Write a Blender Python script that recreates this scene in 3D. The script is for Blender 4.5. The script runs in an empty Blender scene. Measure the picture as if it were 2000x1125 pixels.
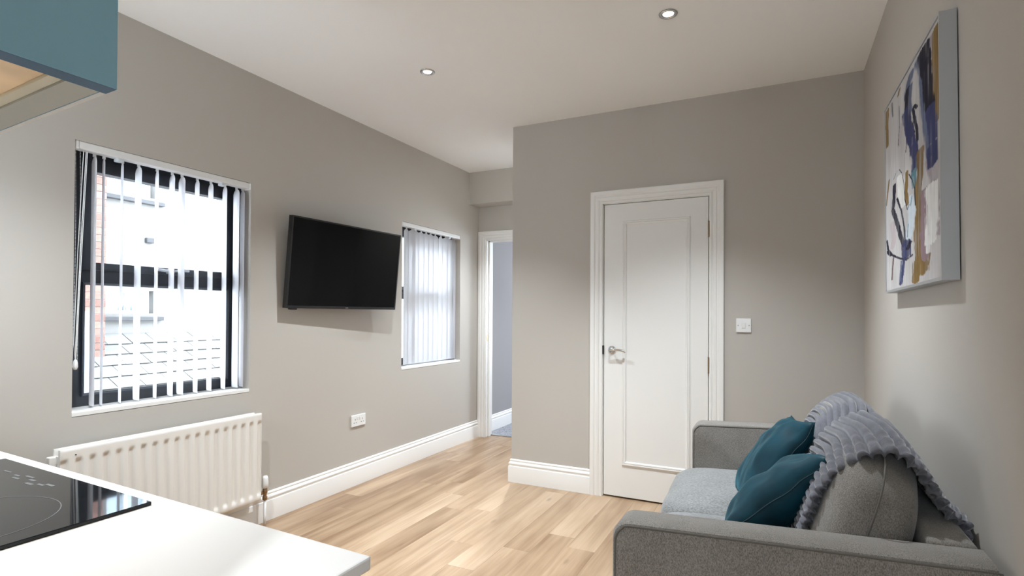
import bpy, bmesh, math, random
import numpy as np
from mathutils import Vector, Matrix, noise

random.seed(7)
SC = bpy.context.scene
COL = SC.collection

# ------------------------------------------------------------------ camera
F_PX = 1065.407
YAW, PITCH, ROLL = 0.458, 0.0096, 0.0054
cam_d = bpy.data.cameras.new('camera')
cam = bpy.data.objects.new('camera', cam_d)
COL.objects.link(cam)
fw = Vector((-math.sin(YAW) * math.cos(PITCH), math.cos(YAW) * math.cos(PITCH), math.sin(PITCH)))
r0 = Vector((math.cos(YAW), math.sin(YAW), 0))
u0 = r0.cross(fw)
rr = r0 * math.cos(ROLL) + u0 * math.sin(ROLL)
uu = u0 * math.cos(ROLL) - r0 * math.sin(ROLL)
M = Matrix((rr, uu, -fw)).transposed().to_4x4()
M.translation = Vector((2.7589, 0.0, 1.2376))
cam.matrix_world = M
cam_d.sensor_width = 36
cam_d.lens = F_PX * 36 / 2000
cam_d.shift_y = 41.0 / 2000
cam_d.clip_start = 0.02
SC.camera = cam

# ------------------------------------------------------------------ world, lights, exposure
SC.view_settings.view_transform = 'Standard'
SC.view_settings.look = 'None'
SC.view_settings.gamma = 1
SC.view_settings.use_curve_mapping = False
SC.view_settings.exposure = 0.23
SC.cycles.use_denoising = True
SC.cycles.max_bounces = 10
SC.cycles.diffuse_bounces = 6
SC.cycles.transparent_max_bounces = 16
SC.cycles.sample_clamp_indirect = 6.0
SC.cycles.caustics_reflective = False
SC.cycles.caustics_refractive = False
SKY = 26.0
SPOT = 184.0
world = bpy.data.worlds.new('overcast_sky')
SC.world = world
world.use_nodes = True
bg = world.node_tree.nodes['Background']
bg.inputs[0].default_value = (0.81, 0.905, 1.0, 1)
bg.inputs[1].default_value = SKY

ZC, W, D1, DB, XC = 2.6303, 3.1806, 3.6367, 4.8192, 0.9681
SILL, HEAD = 0.7988, 1.99
W1 = (1.2828, 2.1626)
W2 = (3.5729, 4.4693)
Y0 = -1.6


def portal(name, c, rot, sx, sy):
    l = bpy.data.lights.new(name, 'AREA')
    l.shape = 'RECTANGLE'
    l.size, l.size_y = sx, sy
    l.cycles.is_portal = True
    o = bpy.data.objects.new(name, l)
    o.location = c
    o.rotation_euler = rot
    COL.objects.link(o)


for w in (W1, W2):   # area lamp looks along -Z; turn it to +X
    portal('window_portal', (-0.32, sum(w) / 2, 1.395), (0, -math.pi / 2, 0), 1.3, 1.0)
portal('window_portal', (0.59, -0.20, 1.55), (math.pi / 2, 0, 0), 0.6, 1.0)  # sampling portal for the added kitchen opening
portal('window_portal', (2.77, Y0 - 0.12, 1.60), (math.pi / 2, 0, 0), 0.7, 0.55)  # sampling portal for the added passage opening
portal('window_portal', (1.5, 7.34, 1.38), (-math.pi / 2, 0, 0), 0.95, 1.3)

# ------------------------------------------------------------------ helpers
ORIGIN = {}


def props(o, label=None, cat=None, group=None, kind=None):
    if label: o['label'] = label
    if cat: o['category'] = cat
    if group: o['group'] = group
    if kind: o['kind'] = kind
    return o


def empty(name, loc, label=None, cat=None, group=None, kind=None):
    o = bpy.data.objects.new(name, None)
    o.location = loc
    o.empty_display_size = 0.05
    COL.objects.link(o)
    ORIGIN[o] = Vector(loc)
    return props(o, label, cat, group, kind)


def obj(name, bm, mat, parent=None, label=None, cat=None, group=None, kind=None, smooth=False, origin=None):
    """bm is in world coordinates; links ONE mesh object."""
    org = ORIGIN[parent] if parent else Vector(origin or (0, 0, 0))
    if org.length: bmesh.ops.translate(bm, vec=-org, verts=bm.verts)
    me = bpy.data.meshes.new(name)
    bmesh.ops.recalc_face_normals(bm, faces=bm.faces)
    bm.to_mesh(me)
    bm.free()
    if smooth:
        for p in me.polygons: p.use_smooth = True
    mats = mat if isinstance(mat, (list, tuple)) else [mat]
    for m in mats: me.materials.append(m)
    o = bpy.data.objects.new(name, me)
    COL.objects.link(o)
    if parent:
        o.parent = parent
    else:
        o.location = org
    ORIGIN[o] = org
    return props(o, label, cat, group, kind)


def smooth_angle(o, deg=40):
    me = o.data
    for p in me.polygons: p.use_smooth = True
    bm = bmesh.new(); bm.from_mesh(me)
    for e in bm.edges:
        if len(e.link_faces) == 2 and e.calc_face_angle(0) > math.radians(deg): e.smooth = False
    bm.to_mesh(me); bm.free()
    return o


def NB(): return bmesh.new()


def box(bm, a, b, bev=0.0, seg=2, mat=None):
    """axis aligned box between corners a and b (optionally transformed by mat)."""
    a, b = Vector(a), Vector(b)
    c, s = (a + b) / 2, b - a
    m = Matrix.Translation(c) @ Matrix.Diagonal((abs(s.x), abs(s.y), abs(s.z), 1))
    r = bmesh.ops.create_cube(bm, size=1, matrix=m)
    vs = r['verts']
    if bev > 0:
        es = list({e for v in vs for e in v.link_edges})
        g = bmesh.ops.bevel(bm, geom=es, offset=min(bev, 0.49 * min(abs(s.x), abs(s.y), abs(s.z))), segments=seg, affect='EDGES', profile=0.5)
        vs = list({v for f in g['faces'] for v in f.verts} | {v for v in vs if v.is_valid})
    if mat is not None: bmesh.ops.transform(bm, matrix=mat, verts=vs)
    return vs


def cyl(bm, p, q, r, r2=None, n=24, caps=True):
    p, q = Vector(p), Vector(q)
    d = q - p
    m = Matrix.Translation((p + q) / 2) @ d.to_track_quat('Z', 'Y').to_matrix().to_4x4()
    return bmesh.ops.create_cone(bm, cap_ends=caps, segments=n, radius1=r, radius2=r if r2 is None else r2, depth=d.length, matrix=m)['verts']


def tube(bm, pts, r, n=8, closed=False):
    pts = [Vector(p) for p in pts]
    k = len(pts)
    rings = []
    up = Vector((0, 0, 1))
    for i, p in enumerate(pts):
        a = pts[(i - 1) % k] if (closed or i > 0) else p
        b = pts[(i + 1) % k] if (closed or i < k - 1) else p
        t = (b - a).normalized()
        s = t.cross(up)
        if s.length < 1e-3: s = t.cross(Vector((1, 0, 0)))
        s.normalize()
        w = s.cross(t)
        rings.append([bm.verts.new(p + (s * math.cos(2 * math.pi * j / n) + w * math.sin(2 * math.pi * j / n)) * r) for j in range(n)])
    for i in range(k if closed else k - 1):
        A, B = rings[i], rings[(i + 1) % k]
        for j in range(n):
            bm.faces.new((A[j], A[(j + 1) % n], B[(j + 1) % n], B[j]))
    if not closed:
        bm.faces.new(rings[0]); bm.faces.new(rings[-1])


def lathe(bm, c, prof, n=32, axis='Z', caps=True):
    """prof: (radius, height) pairs turned about an axis through c."""
    c = Vector(c)
    rings = []
    for rad, h in prof:
        ring = []
        for j in range(n):
            t = 2 * math.pi * j / n
            x, y = rad * math.cos(t), rad * math.sin(t)
            v = (x, y, h) if axis == 'Z' else ((h, x, y) if axis == 'X' else (x, h, y))
            ring.append(bm.verts.new(c + Vector(v)))
        rings.append(ring)
    for A, B in zip(rings, rings[1:]):
        for j in range(n): bm.faces.new((A[j], A[(j + 1) % n], B[(j + 1) % n], B[j]))
    if caps and prof[0][0] > 1e-6: bm.faces.new(rings[0])
    if caps and prof[-1][0] > 1e-6: bm.faces.new(rings[-1])
    bmesh.ops.remove_doubles(bm, verts=[v for r in (rings[0], rings[-1]) for v in r], dist=1e-7)


def grid_faces(bm, V, nu, nv, wrap_u=False):
    for i in range(nu if wrap_u else nu - 1):
        for j in range(nv - 1):
            a, b = i, (i + 1) % nu
            bm.faces.new((V[a][j], V[b][j], V[b][j + 1], V[a][j + 1]))


def panel(bm, axis, c0, c1, u, v, holes=()):
    """wall slab between planes axis=c0..c1, spanning u=(u0,u1), v=(v0,v1), with rectangular holes (u0,u1,v0,v1)."""
    us = sorted({u[0], u[1], *[h[0] for h in holes], *[h[1] for h in holes]})
    vs = sorted({v[0], v[1], *[h[2] for h in holes], *[h[3] for h in holes]})
    us = [x for x in us if u[0] <= x <= u[1]]; vs = [x for x in vs if v[0] <= x <= v[1]]

    def solid(i, j):
        if i < 0 or j < 0 or i >= len(us) - 1 or j >= len(vs) - 1: return False
        cu, cv = (us[i] + us[i + 1]) / 2, (vs[j] + vs[j + 1]) / 2
        return not any(h[0] < cu < h[1] and h[2] < cv < h[3] for h in holes)

    def P(c, a, b):
        return {'X': (c, a, b), 'Y': (a, c, b), 'Z': (a, b, c)}[axis]
    cache = {}

    def vert(c, a, b):
        k = (c, a, b)
        if k not in cache: cache[k] = bm.verts.new(P(c, a, b))
        return cache[k]
    for i in range(len(us) - 1):
        for j in range(len(vs) - 1):
            if not solid(i, j): continue
            q = [(us[i], vs[j]), (us[i + 1], vs[j]), (us[i + 1], vs[j + 1]), (us[i], vs[j + 1])]
            for c in (c0, c1): bm.faces.new([vert(c, *t) for t in q])
            for k, (di, dj) in enumerate(((0, -1), (1, 0), (0, 1), (-1, 0))):
                if not solid(i + di, j + dj):
                    a, b = q[k], q[(k + 1) % 4]
                    bm.faces.new((vert(c0, *a), vert(c0, *b), vert(c1, *b), vert(c1, *a)))


def sweep(bm, path, prof, place, closed_prof=True):
    """sweep prof (w,t) along a 2-D path with mitred corners; place(x, y, t) -> world.  w is offset to the left of travel."""
    n = len(path)
    P = [Vector(p) for p in path]
    rings = []
    for i in range(n):
        d1 = (P[i] - P[i - 1]).normalized() if i > 0 else None
        d2 = (P[i + 1] - P[i]).normalized() if i < n - 1 else None
        n1 = Vector((-d1.y, d1.x)) if d1 else None
        n2 = Vector((-d2.y, d2.x)) if d2 else None
        if n1 is None: m = n2
        elif n2 is None: m = n1
        else:
            m = n1 + n2
            m = m / m.dot(n1) if abs(m.dot(n1)) > 1e-6 else n1
        rings.append([bm.verts.new(place(P[i].x + m.x * w, P[i].y + m.y * w, t)) for w, t in prof])
    k = len(prof)
    for A, B in zip(rings, rings[1:]):
        for j in range(k if closed_prof else k - 1):
            bm.faces.new((A[j], A[(j + 1) % k], B[(j + 1) % k], B[j]))
    bm.faces.new(rings[0]); bm.faces.new(rings[-1])


# ------------------------------------------------------------------ materials
def mat(name, rgb, rough=0.5, metal=0.0, spec=0.5, sheen=0.0, coat=0.0, emit=None, var=0.0, vscale=8.0, bump=0.0, bscale=200.0):
    m = bpy.data.materials.new(name)
    m.use_nodes = True
    nt = m.node_tree
    b = nt.nodes['Principled BSDF']
    b.inputs['Base Color'].default_value = (*rgb, 1)
    b.inputs['Roughness'].default_value = rough
    b.inputs['Metallic'].default_value = metal
    b.inputs['Specular IOR Level'].default_value = spec
    if sheen:
        b.inputs['Sheen Weight'].default_value = sheen
        b.inputs['Sheen Roughness'].default_value = 0.35
    if coat: b.inputs['Coat Weight'].default_value = coat
    if emit:
        b.inputs['Emission Color'].default_value = (*emit[:3], 1)
        b.inputs['Emission Strength'].default_value = emit[3]
    if var or bump:
        tc = nt.nodes.new('ShaderNodeTexCoord')
    if var:
        nz = nt.nodes.new('ShaderNodeTexNoise')
        nz.inputs['Scale'].default_value = vscale
        nz.inputs['Detail'].default_value = 4
        nt.links.new(tc.outputs['Object'], nz.inputs['Vector'])
        mp = nt.nodes.new('ShaderNodeMapRange')
        mp.inputs['From Min'].default_value = 0.3; mp.inputs['From Max'].default_value = 0.7
        mp.inputs['To Min'].default_value = 1 - var; mp.inputs['To Max'].default_value = 1 + var
        nt.links.new(nz.outputs['Fac'], mp.inputs['Value'])
        hs = nt.nodes.new('ShaderNodeHueSaturation')
        hs.inputs['Color'].default_value = (*rgb, 1)
        nt.links.new(mp.outputs[0], hs.inputs['Value'])
        nt.links.new(hs.outputs[0], b.inputs['Base Color'])
    if bump:
        nb = nt.nodes.new('ShaderNodeTexNoise')
        nb.inputs['Scale'].default_value = bscale
        nb.inputs['Detail'].default_value = 3
        nt.links.new(tc.outputs['Object'], nb.inputs['Vector'])
        bp = nt.nodes.new('ShaderNodeBump')
        bp.inputs['Strength'].default_value = bump
        bp.inputs['Distance'].default_value = 0.002
        nt.links.new(nb.outputs['Fac'], bp.inputs['Height'])
        nt.links.new(bp.outputs[0], b.inputs['Normal'])
    return m


def per_object(m, lo, hi):
    """vary the value of a material's colour a little from object to object."""
    nt = m.node_tree
    b = nt.nodes['Principled BSDF']
    src = b.inputs['Base Color'].links[0].from_socket if b.inputs['Base Color'].links else None
    oi = nt.nodes.new('ShaderNodeObjectInfo')
    mp = nt.nodes.new('ShaderNodeMapRange')
    mp.inputs['To Min'].default_value = lo; mp.inputs['To Max'].default_value = hi
    nt.links.new(oi.outputs['Random'], mp.inputs['Value'])
    hs = nt.nodes.new('ShaderNodeHueSaturation')
    if src: nt.links.new(src, hs.inputs['Color'])
    else: hs.inputs['Color'].default_value = b.inputs['Base Color'].default_value
    nt.links.new(mp.outputs[0], hs.inputs['Value'])
    nt.links.new(hs.outputs[0], b.inputs['Base Color'])
    return m


def wood_floor():
    m = mat('oak_plank', (0.42, 0.28, 0.17), 0.36, spec=0.45)
    nt = m.node_tree; b = nt.nodes['Principled BSDF']
    N, L = nt.nodes.new, nt.links.new
    tc = N('ShaderNodeTexCoord'); oi = N('ShaderNodeObjectInfo')
    off = N('ShaderNodeVectorMath'); off.operation = 'MULTIPLY_ADD'
    cb = N('ShaderNodeCombineXYZ')
    for i in range(3): L(oi.outputs['Random'], cb.inputs[i])
    off.inputs[1].default_value = (7.3, 3.1, 5.7)
    L(cb.outputs[0], off.inputs[0]); L(tc.outputs['Object'], off.inputs[2])

    def noise_(scale, vec, det=5, dist=0.0):
        mp = N('ShaderNodeMapping'); mp.inputs['Scale'].default_value = vec
        L(off.outputs[0], mp.inputs['Vector'])
        n = N('ShaderNodeTexNoise'); n.inputs['Scale'].default_value = scale
        n.inputs['Detail'].default_value = det; n.inputs['Distortion'].default_value = dist
        L(mp.outputs[0], n.inputs['Vector'])
        return n.outputs['Fac']
    grain = noise_(1.0, (20, 0.9, 1), 5, 0.9)
    fine = noise_(1.0, (160, 5, 1), 4)
    blotch = noise_(1.0, (5, 1.1, 1), 3)
    cr = N('ShaderNodeValToRGB')
    e = cr.color_ramp.elements
    e[0].position = 0.22; e[0].color = (0.225, 0.130, 0.066, 1)
    e[1].position = 0.78; e[1].color = (0.58, 0.425, 0.295, 1)
    x = e.new(0.5); x.color = (0.405, 0.275, 0.168, 1)
    ad = N('ShaderNodeMath'); ad.operation = 'MULTIPLY_ADD'; ad.inputs[1].default_value = 0.52
    L(grain, ad.inputs[0])
    a2 = N('ShaderNodeMath'); a2.operation = 'MULTIPLY_ADD'; a2.inputs[1].default_value = 0.75; a2.inputs[2].default_value = -0.15
    L(blotch, a2.inputs[0]); L(a2.outputs[0], ad.inputs[2])
    mp2 = N('ShaderNodeMath'); mp2.operation = 'MULTIPLY_ADD'; mp2.inputs[1].default_value = 0.16; mp2.inputs[2].default_value = -0.08
    L(fine, mp2.inputs[0])
    a3 = N('ShaderNodeMath'); a3.operation = 'ADD'
    L(ad.outputs[0], a3.inputs[0]); L(mp2.outputs[0], a3.inputs[1])
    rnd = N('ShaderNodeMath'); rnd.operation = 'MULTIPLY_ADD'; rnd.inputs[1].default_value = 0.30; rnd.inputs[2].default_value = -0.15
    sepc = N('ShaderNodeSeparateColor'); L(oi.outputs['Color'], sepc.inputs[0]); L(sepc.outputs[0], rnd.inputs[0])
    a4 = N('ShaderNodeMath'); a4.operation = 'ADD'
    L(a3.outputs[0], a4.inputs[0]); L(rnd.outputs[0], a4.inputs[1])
    L(a4.outputs[0], cr.inputs[0])
    # dark knots
    mpk = N('ShaderNodeMapping'); mpk.inputs['Scale'].default_value = (5.0, 1.7, 1)
    L(off.outputs[0], mpk.inputs['Vector'])
    vo = N('ShaderNodeTexVoronoi'); vo.inputs['Scale'].default_value = 1.1
    L(mpk.outputs[0], vo.inputs['Vector'])
    kr = N('ShaderNodeMapRange'); kr.inputs['From Min'].default_value = 0.02; kr.inputs['From Max'].default_value = 0.09
    kr.inputs['To Min'].default_value = 0.62; kr.inputs['To Max'].default_value = 1.0
    L(vo.outputs['Distance'], kr.inputs['Value'])
    hs = N('ShaderNodeHueSaturation'); hs.inputs['Saturation'].default_value = 0.96
    L(kr.outputs[0], hs.inputs['Value']); L(cr.outputs[0], hs.inputs['Color'])
    L(hs.outputs[0], b.inputs['Base Color'])
    bp = N('ShaderNodeBump'); bp.inputs['Strength'].default_value = 0.12; bp.inputs['Distance'].default_value = 0.001
    L(fine, bp.inputs['Height']); L(bp.outputs[0], b.inputs['Normal'])
    return m


def tweed(name, dark, light, scale=420.0, sheen=0.25, stretch=(1, 1, 0.35)):
    m = mat(name, dark, 0.95, spec=0.15, sheen=sheen)
    nt = m.node_tree; b = nt.nodes['Principled BSDF']
    N, L = nt.nodes.new, nt.links.new
    tc = N('ShaderNodeTexCoord')
    mp = N('ShaderNodeMapping'); mp.inputs['Scale'].default_value = stretch
    L(tc.outputs['Object'], mp.inputs['Vector'])
    n1 = N('ShaderNodeTexNoise'); n1.inputs['Scale'].default_value = scale; n1.inputs['Detail'].default_value = 3
    L(mp.outputs[0], n1.inputs['Vector'])
    n2 = N('ShaderNodeTexNoise'); n2.inputs['Scale'].default_value = 9; n2.inputs['Detail'].default_value = 4
    L(tc.outputs['Object'], n2.inputs['Vector'])
    ad = N('ShaderNodeMath'); ad.operation = 'MULTIPLY_ADD'; ad.inputs[1].default_value = 0.22
    L(n2.outputs['Fac'], ad.inputs[0]); L(n1.outputs['Fac'], ad.inputs[2])
    cr = N('ShaderNodeValToRGB')
    e = cr.color_ramp.elements
    e[0].position = 0.40; e[0].color = (*dark, 1)
    e[1].position = 0.80; e[1].color = (*light, 1)
    L(ad.outputs[0], cr.inputs[0]); L(cr.outputs[0], b.inputs['Base Color'])
    bp = N('ShaderNodeBump'); bp.inputs['Strength'].default_value = 0.5; bp.inputs['Distance'].default_value = 0.002
    L(n1.outputs['Fac'], bp.inputs['Height']); L(bp.outputs[0], b.inputs['Normal'])
    return m


def velvet(name, rgb):
    m = mat(name, rgb, 0.55, spec=0.2, sheen=0.32, var=0.3, vscale=14)
    b = m.node_tree.nodes['Principled BSDF']
    b.inputs['Sheen Tint'].default_value = (0.08, 0.42, 0.55, 1)
    return m


def glass_mat():
    m = bpy.data.materials.new('window_glass')
    m.use_nodes = True
    nt = m.node_tree
    nt.nodes.clear()
    N, L = nt.nodes.new, nt.links.new
    out = N('ShaderNodeOutputMaterial')
    tr = N('ShaderNodeBsdfTransparent'); tr.inputs[0].default_value = (0.97, 0.98, 0.98, 1)
    gl = N('ShaderNodeBsdfGlossy'); gl.inputs['Roughness'].default_value = 0.02
    fr = N('ShaderNodeFresnel'); fr.inputs[0].default_value = 1.25
    mx = N('ShaderNodeMixShader')
    L(fr.outputs[0], mx.inputs[0]); L(tr.outputs[0], mx.inputs[1]); L(gl.outputs[0], mx.inputs[2])
    L(mx.outputs[0], out.inputs[0])
    return m


def slat_mat():
    m = bpy.data.materials.new('blind_fabric')
    m.use_nodes = True
    nt = m.node_tree
    nt.nodes.clear()
    N, L = nt.nodes.new, nt.links.new
    out = N('ShaderNodeOutputMaterial')
    df = N('ShaderNodeBsdfDiffuse'); df.inputs[0].default_value = (0.72, 0.72, 0.745, 1)
    tl = N('ShaderNodeBsdfTranslucent'); tl.inputs[0].default_value = (0.90, 0.90, 0.915, 1)
    mx = N('ShaderNodeMixShader'); mx.inputs[0].default_value = 0.58
    tc = N('ShaderNodeTexCoord')
    nz = N('ShaderNodeTexNoise'); nz.inputs['Scale'].default_value = 260
    L(tc.outputs['Object'], nz.inputs['Vector'])
    bp = N('ShaderNodeBump'); bp.inputs['Strength'].default_value = 0.08; bp.inputs['Distance'].default_value = 0.001
    L(nz.outputs['Fac'], bp.inputs['Height']); L(bp.outputs[0], df.inputs['Normal'])
    L(df.outputs[0], mx.inputs[1]); L(tl.outputs[0], mx.inputs[2]); L(mx.outputs[0], out.inputs[0])
    return m


M_WALL = mat('greige_paint', (0.495, 0.465, 0.427), 0.85, spec=0.25, bump=0.05, bscale=90)
M_WALLFAR = mat('lavender_grey_paint', (0.33, 0.315, 0.32), 0.85, spec=0.25, bump=0.05, bscale=90)
M_CEIL = mat('ceiling_paint', (0.92, 0.91, 0.895), 0.9, spec=0.2, bump=0.04, bscale=90)
M_TRIM = mat('white_gloss_trim', (0.82, 0.81, 0.79), 0.35, spec=0.4)
M_DOOR = mat('white_door_paint', (0.80, 0.79, 0.77), 0.40, spec=0.4)
M_FLOOR = wood_floor()
M_GAP = mat('dark_joint', (0.05, 0.035, 0.025), 0.9)
M_CARPET = mat('blue_grey_carpet', (0.32, 0.325, 0.36), 1.0, spec=0.05, var=0.6, vscale=120, bump=0.8, bscale=260)
M_FRAME = mat('anthracite_upvc', (0.020, 0.024, 0.032), 0.38, spec=0.5, bump=0.05, bscale=400)
M_GLASS = glass_mat()
M_SLAT = slat_mat()
M_PLASTIC = mat('white_plastic', (0.80, 0.80, 0.80), 0.35)
M_PLASTIC2 = mat('clear_bracket', (0.62, 0.65, 0.68), 0.3)
M_CHROME = mat('polished_chrome', (0.62, 0.61, 0.59), 0.18, metal=1.0)
M_BRASS = mat('aged_brass', (0.30, 0.19, 0.10), 0.40, metal=0.9)
M_DARK = mat('dark_recess', (0.02, 0.02, 0.02), 0.8)
M_RAD = mat('radiator_enamel', (0.77, 0.745, 0.71), 0.35, spec=0.45)
M_TVB = mat('tv_bezel', (0.008, 0.008, 0.009), 0.30)
M_SCREEN = mat('tv_screen', (0.003, 0.003, 0.0035), 0.12, spec=0.14)
M_SILVER = mat('silver_frame', (0.42, 0.43, 0.44), 0.42, metal=0.35)
M_SILVERD = mat('silver_edge', (0.60, 0.61, 0.62), 0.35, metal=0.5)
M_FABRIC = tweed('grey_tweed', (0.13, 0.116, 0.103), (0.31, 0.292, 0.27), scale=520, stretch=(1, 1, 0.45))
M_FABRIC2 = tweed('grey_chenille', (0.150, 0.152, 0.152), (0.30, 0.305, 0.305), scale=240, stretch=(0.5, 1, 1))
M_PIPE = mat('grey_piping', (0.15, 0.14, 0.128), 0.95, spec=0.1)
M_THROW = mat('grey_plush', (0.150, 0.150, 0.172), 0.95, spec=0.1, sheen=0.5, var=0.15, vscale=45, bump=0.5, bscale=300)
M_TEAL = velvet('teal_velvet', (0.002, 0.036, 0.056))
M_TEALD = mat('teal_piping', (0.003, 0.030, 0.042), 0.8)
M_TOP = mat('white_laminate', (0.76, 0.755, 0.75), 0.42, spec=0.4)
M_HOB = mat('black_ceramic_glass', (0.010, 0.011, 0.013), 0.04, spec=0.3)
M_HOBMARK = mat('hob_print', (0.13, 0.135, 0.14), 0.4)
M_CAB = mat('dark_green_cabinet', (0.030, 0.038, 0.034), 0.5)
M_BLUE = mat('blue_cabinet_panel', (0.29, 0.54, 0.70), 0.50, spec=0.4)
M_BLUEE = mat('blue_cabinet_edge', (0.016, 0.075, 0.155), 0.5)
M_CARC = mat('grey_carcass', (0.40, 0.40, 0.365), 0.6)
M_EDGE = mat('pale_edge_band', (0.62, 0.62, 0.60), 0.5)
M_PINE = mat('pale_pine', (0.88, 0.66, 0.42), 0.55, var=0.22, vscale=6)
M_BATTEN = mat('pale_batten', (0.62, 0.58, 0.46), 0.6)
M_RENDER = mat('pale_render', (0.102, 0.099, 0.096), 0.95, spec=0.1, var=0.05, vscale=3, bump=0.4, bscale=60)
M_BRICK = per_object(mat('red_brick', (0.092, 0.050, 0.041), 0.9, spec=0.15, var=0.2, vscale=40), 0.75, 1.2)
M_MORTAR = mat('mortar', (0.088, 0.070, 0.062), 0.95)
M_SLATE = per_object(mat('weathered_slate', (0.080, 0.079, 0.077), 0.8, spec=0.25, var=0.15, vscale=18), 0.82, 1.12)
M_STONE = mat('dark_stone_sill', (0.020, 0.020, 0.022), 0.9)
M_PIPEG = mat('grey_soil_pipe', (0.10, 0.12, 0.15), 0.5)
M_GROUND = mat('yard_concrete', (0.30, 0.29, 0.28), 0.95, var=0.15, vscale=2)
M_LENS = mat('lamp_lens', (0.9, 0.9, 0.9), 0.3, emit=(1.0, 0.97, 0.94, 7.0))
M_STEEL = mat('brushed_nickel', (0.42, 0.42, 0.42), 0.32, metal=1.0)

# ------------------------------------------------------------------ setting: shell
fl = NB(); box(fl, (-0.02, Y0, -0.12), (W + 0.02, 4.95, -0.012))
floor = obj('floor', fl, M_GAP, label='oak effect plank floor of the living room', cat='floor', kind='structure')
# planks run along Y, rows 0.152 m wide
PW, PL = 0.1525, 1.26
pm = NB(); box(pm, (0.0002, 0.0003, -0.012), (PW - 0.0002, PL - 0.0003, 0.0), 0.0004, 1)
bmesh.ops.translate(pm, vec=(0, 0, 0), verts=pm.verts)
plank0 = obj('plank', pm, M_FLOOR, floor)
first = True
row0 = 0.2125 - 2 * PW
phase = [0.0, 0.42, 0.83, 0.27, 1.02, 0.6, 0.15, 0.95, 0.36, 0.72]
fixed = {2: 2.655, 8: 2.542}
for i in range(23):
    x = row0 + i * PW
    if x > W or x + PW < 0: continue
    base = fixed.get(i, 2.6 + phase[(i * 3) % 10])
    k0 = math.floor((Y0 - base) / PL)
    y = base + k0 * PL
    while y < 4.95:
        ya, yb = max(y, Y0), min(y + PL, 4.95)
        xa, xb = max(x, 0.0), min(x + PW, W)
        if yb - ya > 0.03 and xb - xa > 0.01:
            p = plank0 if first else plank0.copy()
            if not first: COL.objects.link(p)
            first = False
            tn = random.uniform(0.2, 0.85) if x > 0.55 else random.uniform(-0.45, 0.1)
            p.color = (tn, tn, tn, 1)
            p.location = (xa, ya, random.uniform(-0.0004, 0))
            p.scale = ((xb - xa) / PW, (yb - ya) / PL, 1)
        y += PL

b = NB(); panel(b, 'Z', ZC, ZC + 0.12, (-0.3, W + 0.2), (Y0 - 0.2, DB + 0.15))
obj('ceiling', b, M_CEIL, label='plain off-white ceiling', cat='ceiling', kind='structure')
# left wall: thin inner lining with the openings, deeper masonry behind
b = NB()
panel(b, 'X', -0.06, 0, (Y0, 7.3), (-0.12, ZC), [(W1[0], W1[1], SILL - 0.02, HEAD), (W2[0], W2[1], SILL - 0.02, HEAD)])
panel(b, 'X', -0.30, -0.06, (Y0 - 0.2, 7.5), (-0.12, ZC), [(W1[0] - 0.06, W1[1] + 0.07, SILL - 0.02, HEAD + 0.02), (W2[0] - 0.06, W2[1] + 0.07, SILL - 0.02, HEAD + 0.02)])
obj('wall_left', b, M_WALL, label='greige wall with two windows and the television', cat='wall', kind='structure')
b = NB(); panel(b, 'X', W, W + 0.2, (Y0 - 0.2, D1 + 0.2), (-0.12, ZC))
obj('wall_right', b, M_WALL, label='greige wall behind the sofa with the painting', cat='wall', kind='structure')
DX0, DX1, DTOP = 1.662, 2.356, 1.9985
b = NB(); panel(b, 'Y', D1, D1 + 0.10, (XC, W + 0.05), (-0.12, ZC), [(DX0, DX1, -0.005, DTOP)])
panel(b, 'Y', D1 + 0.10, D1 + 0.12, (XC, W + 0.05), (-0.12, ZC))
panel(b, 'X', XC, XC + 0.10, (D1 + 0.12, DB), (-0.12, ZC))
obj('wall_back', b, M_WALL, label='greige wall around the white closed door', cat='wall', kind='structure')
D2X0, D2X1, D2TOP = 0.09, 0.85, 1.985
b = NB(); panel(b, 'Y', DB, DB + 0.13, (-0.06, XC + 0.1), (-0.12, ZC), [(D2X0, D2X1, -0.005, D2TOP)])
obj('wall_far', b, M_WALL, label='greige wall at the far end around the open doorway', cat='wall', kind='structure')
b = NB(); box(b, (0, 4.629, 2.317), (XC, DB, ZC))
obj('trim_1', b, M_WALL, label='boxed in greige beam above the open doorway', cat='beam', kind='structure')
# kitchen wall beside the camera, and the passage the photograph is taken from
b = NB(); panel(b, 'Y', -0.16, -0.03, (-0.06, 2.36), (-0.12, ZC), [(0.32, 0.86, 1.06, 2.04)]); panel(b, 'X', 2.26, 2.36, (Y0, -0.16), (-0.12, ZC))
obj('wall_near', b, M_WALL, label='greige wall behind the kitchen units', cat='wall', kind='structure')
b = NB(); panel(b, 'Y', Y0 - 0.1, Y0, (2.26, W + 0.05), (-0.12, ZC), [(2.44, 3.10, 1.35, 1.85)])
obj('wall_passage', b, M_WALL, label='greige wall at the end of the passage behind the camera', cat='wall', kind='structure')
# room beyond the doorway
b = NB(); box(b, (-0.02, 4.95, -0.12), (2.4, 7.3, 0.004))
obj('floor_bedroom', b, M_CARPET, label='speckled blue grey carpet beyond the open doorway', cat='carpet', kind='structure')
b = NB(); box(b, (0.0, 4.95, -0.05), (0.004, 7.2, 2.45))
obj('wall_bedroom', b, M_WALLFAR, label='lavender grey wall seen through the open doorway', cat='wall', kind='structure')
b = NB(); panel(b, 'Y', 7.2, 7.3, (-0.06, 2.4), (-0.12, 2.6), [(1.05, 1.95, 0.75, 2.0)]); panel(b, 'X', 2.2, 2.3, (4.95, 7.2), (-0.12, 2.6))
panel(b, 'Y', DB + 0.13, DB + 0.16, (XC + 0.1, 2.4), (-0.12, 2.6)); panel(b, 'Z', 2.45, 2.5, (-0.06, 2.4), (4.95, 7.3))
obj('wall_bedroom_shell', b, M_WALLFAR, label='bedroom walls and ceiling hidden beyond the doorway', cat='wall', kind='structure')

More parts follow.
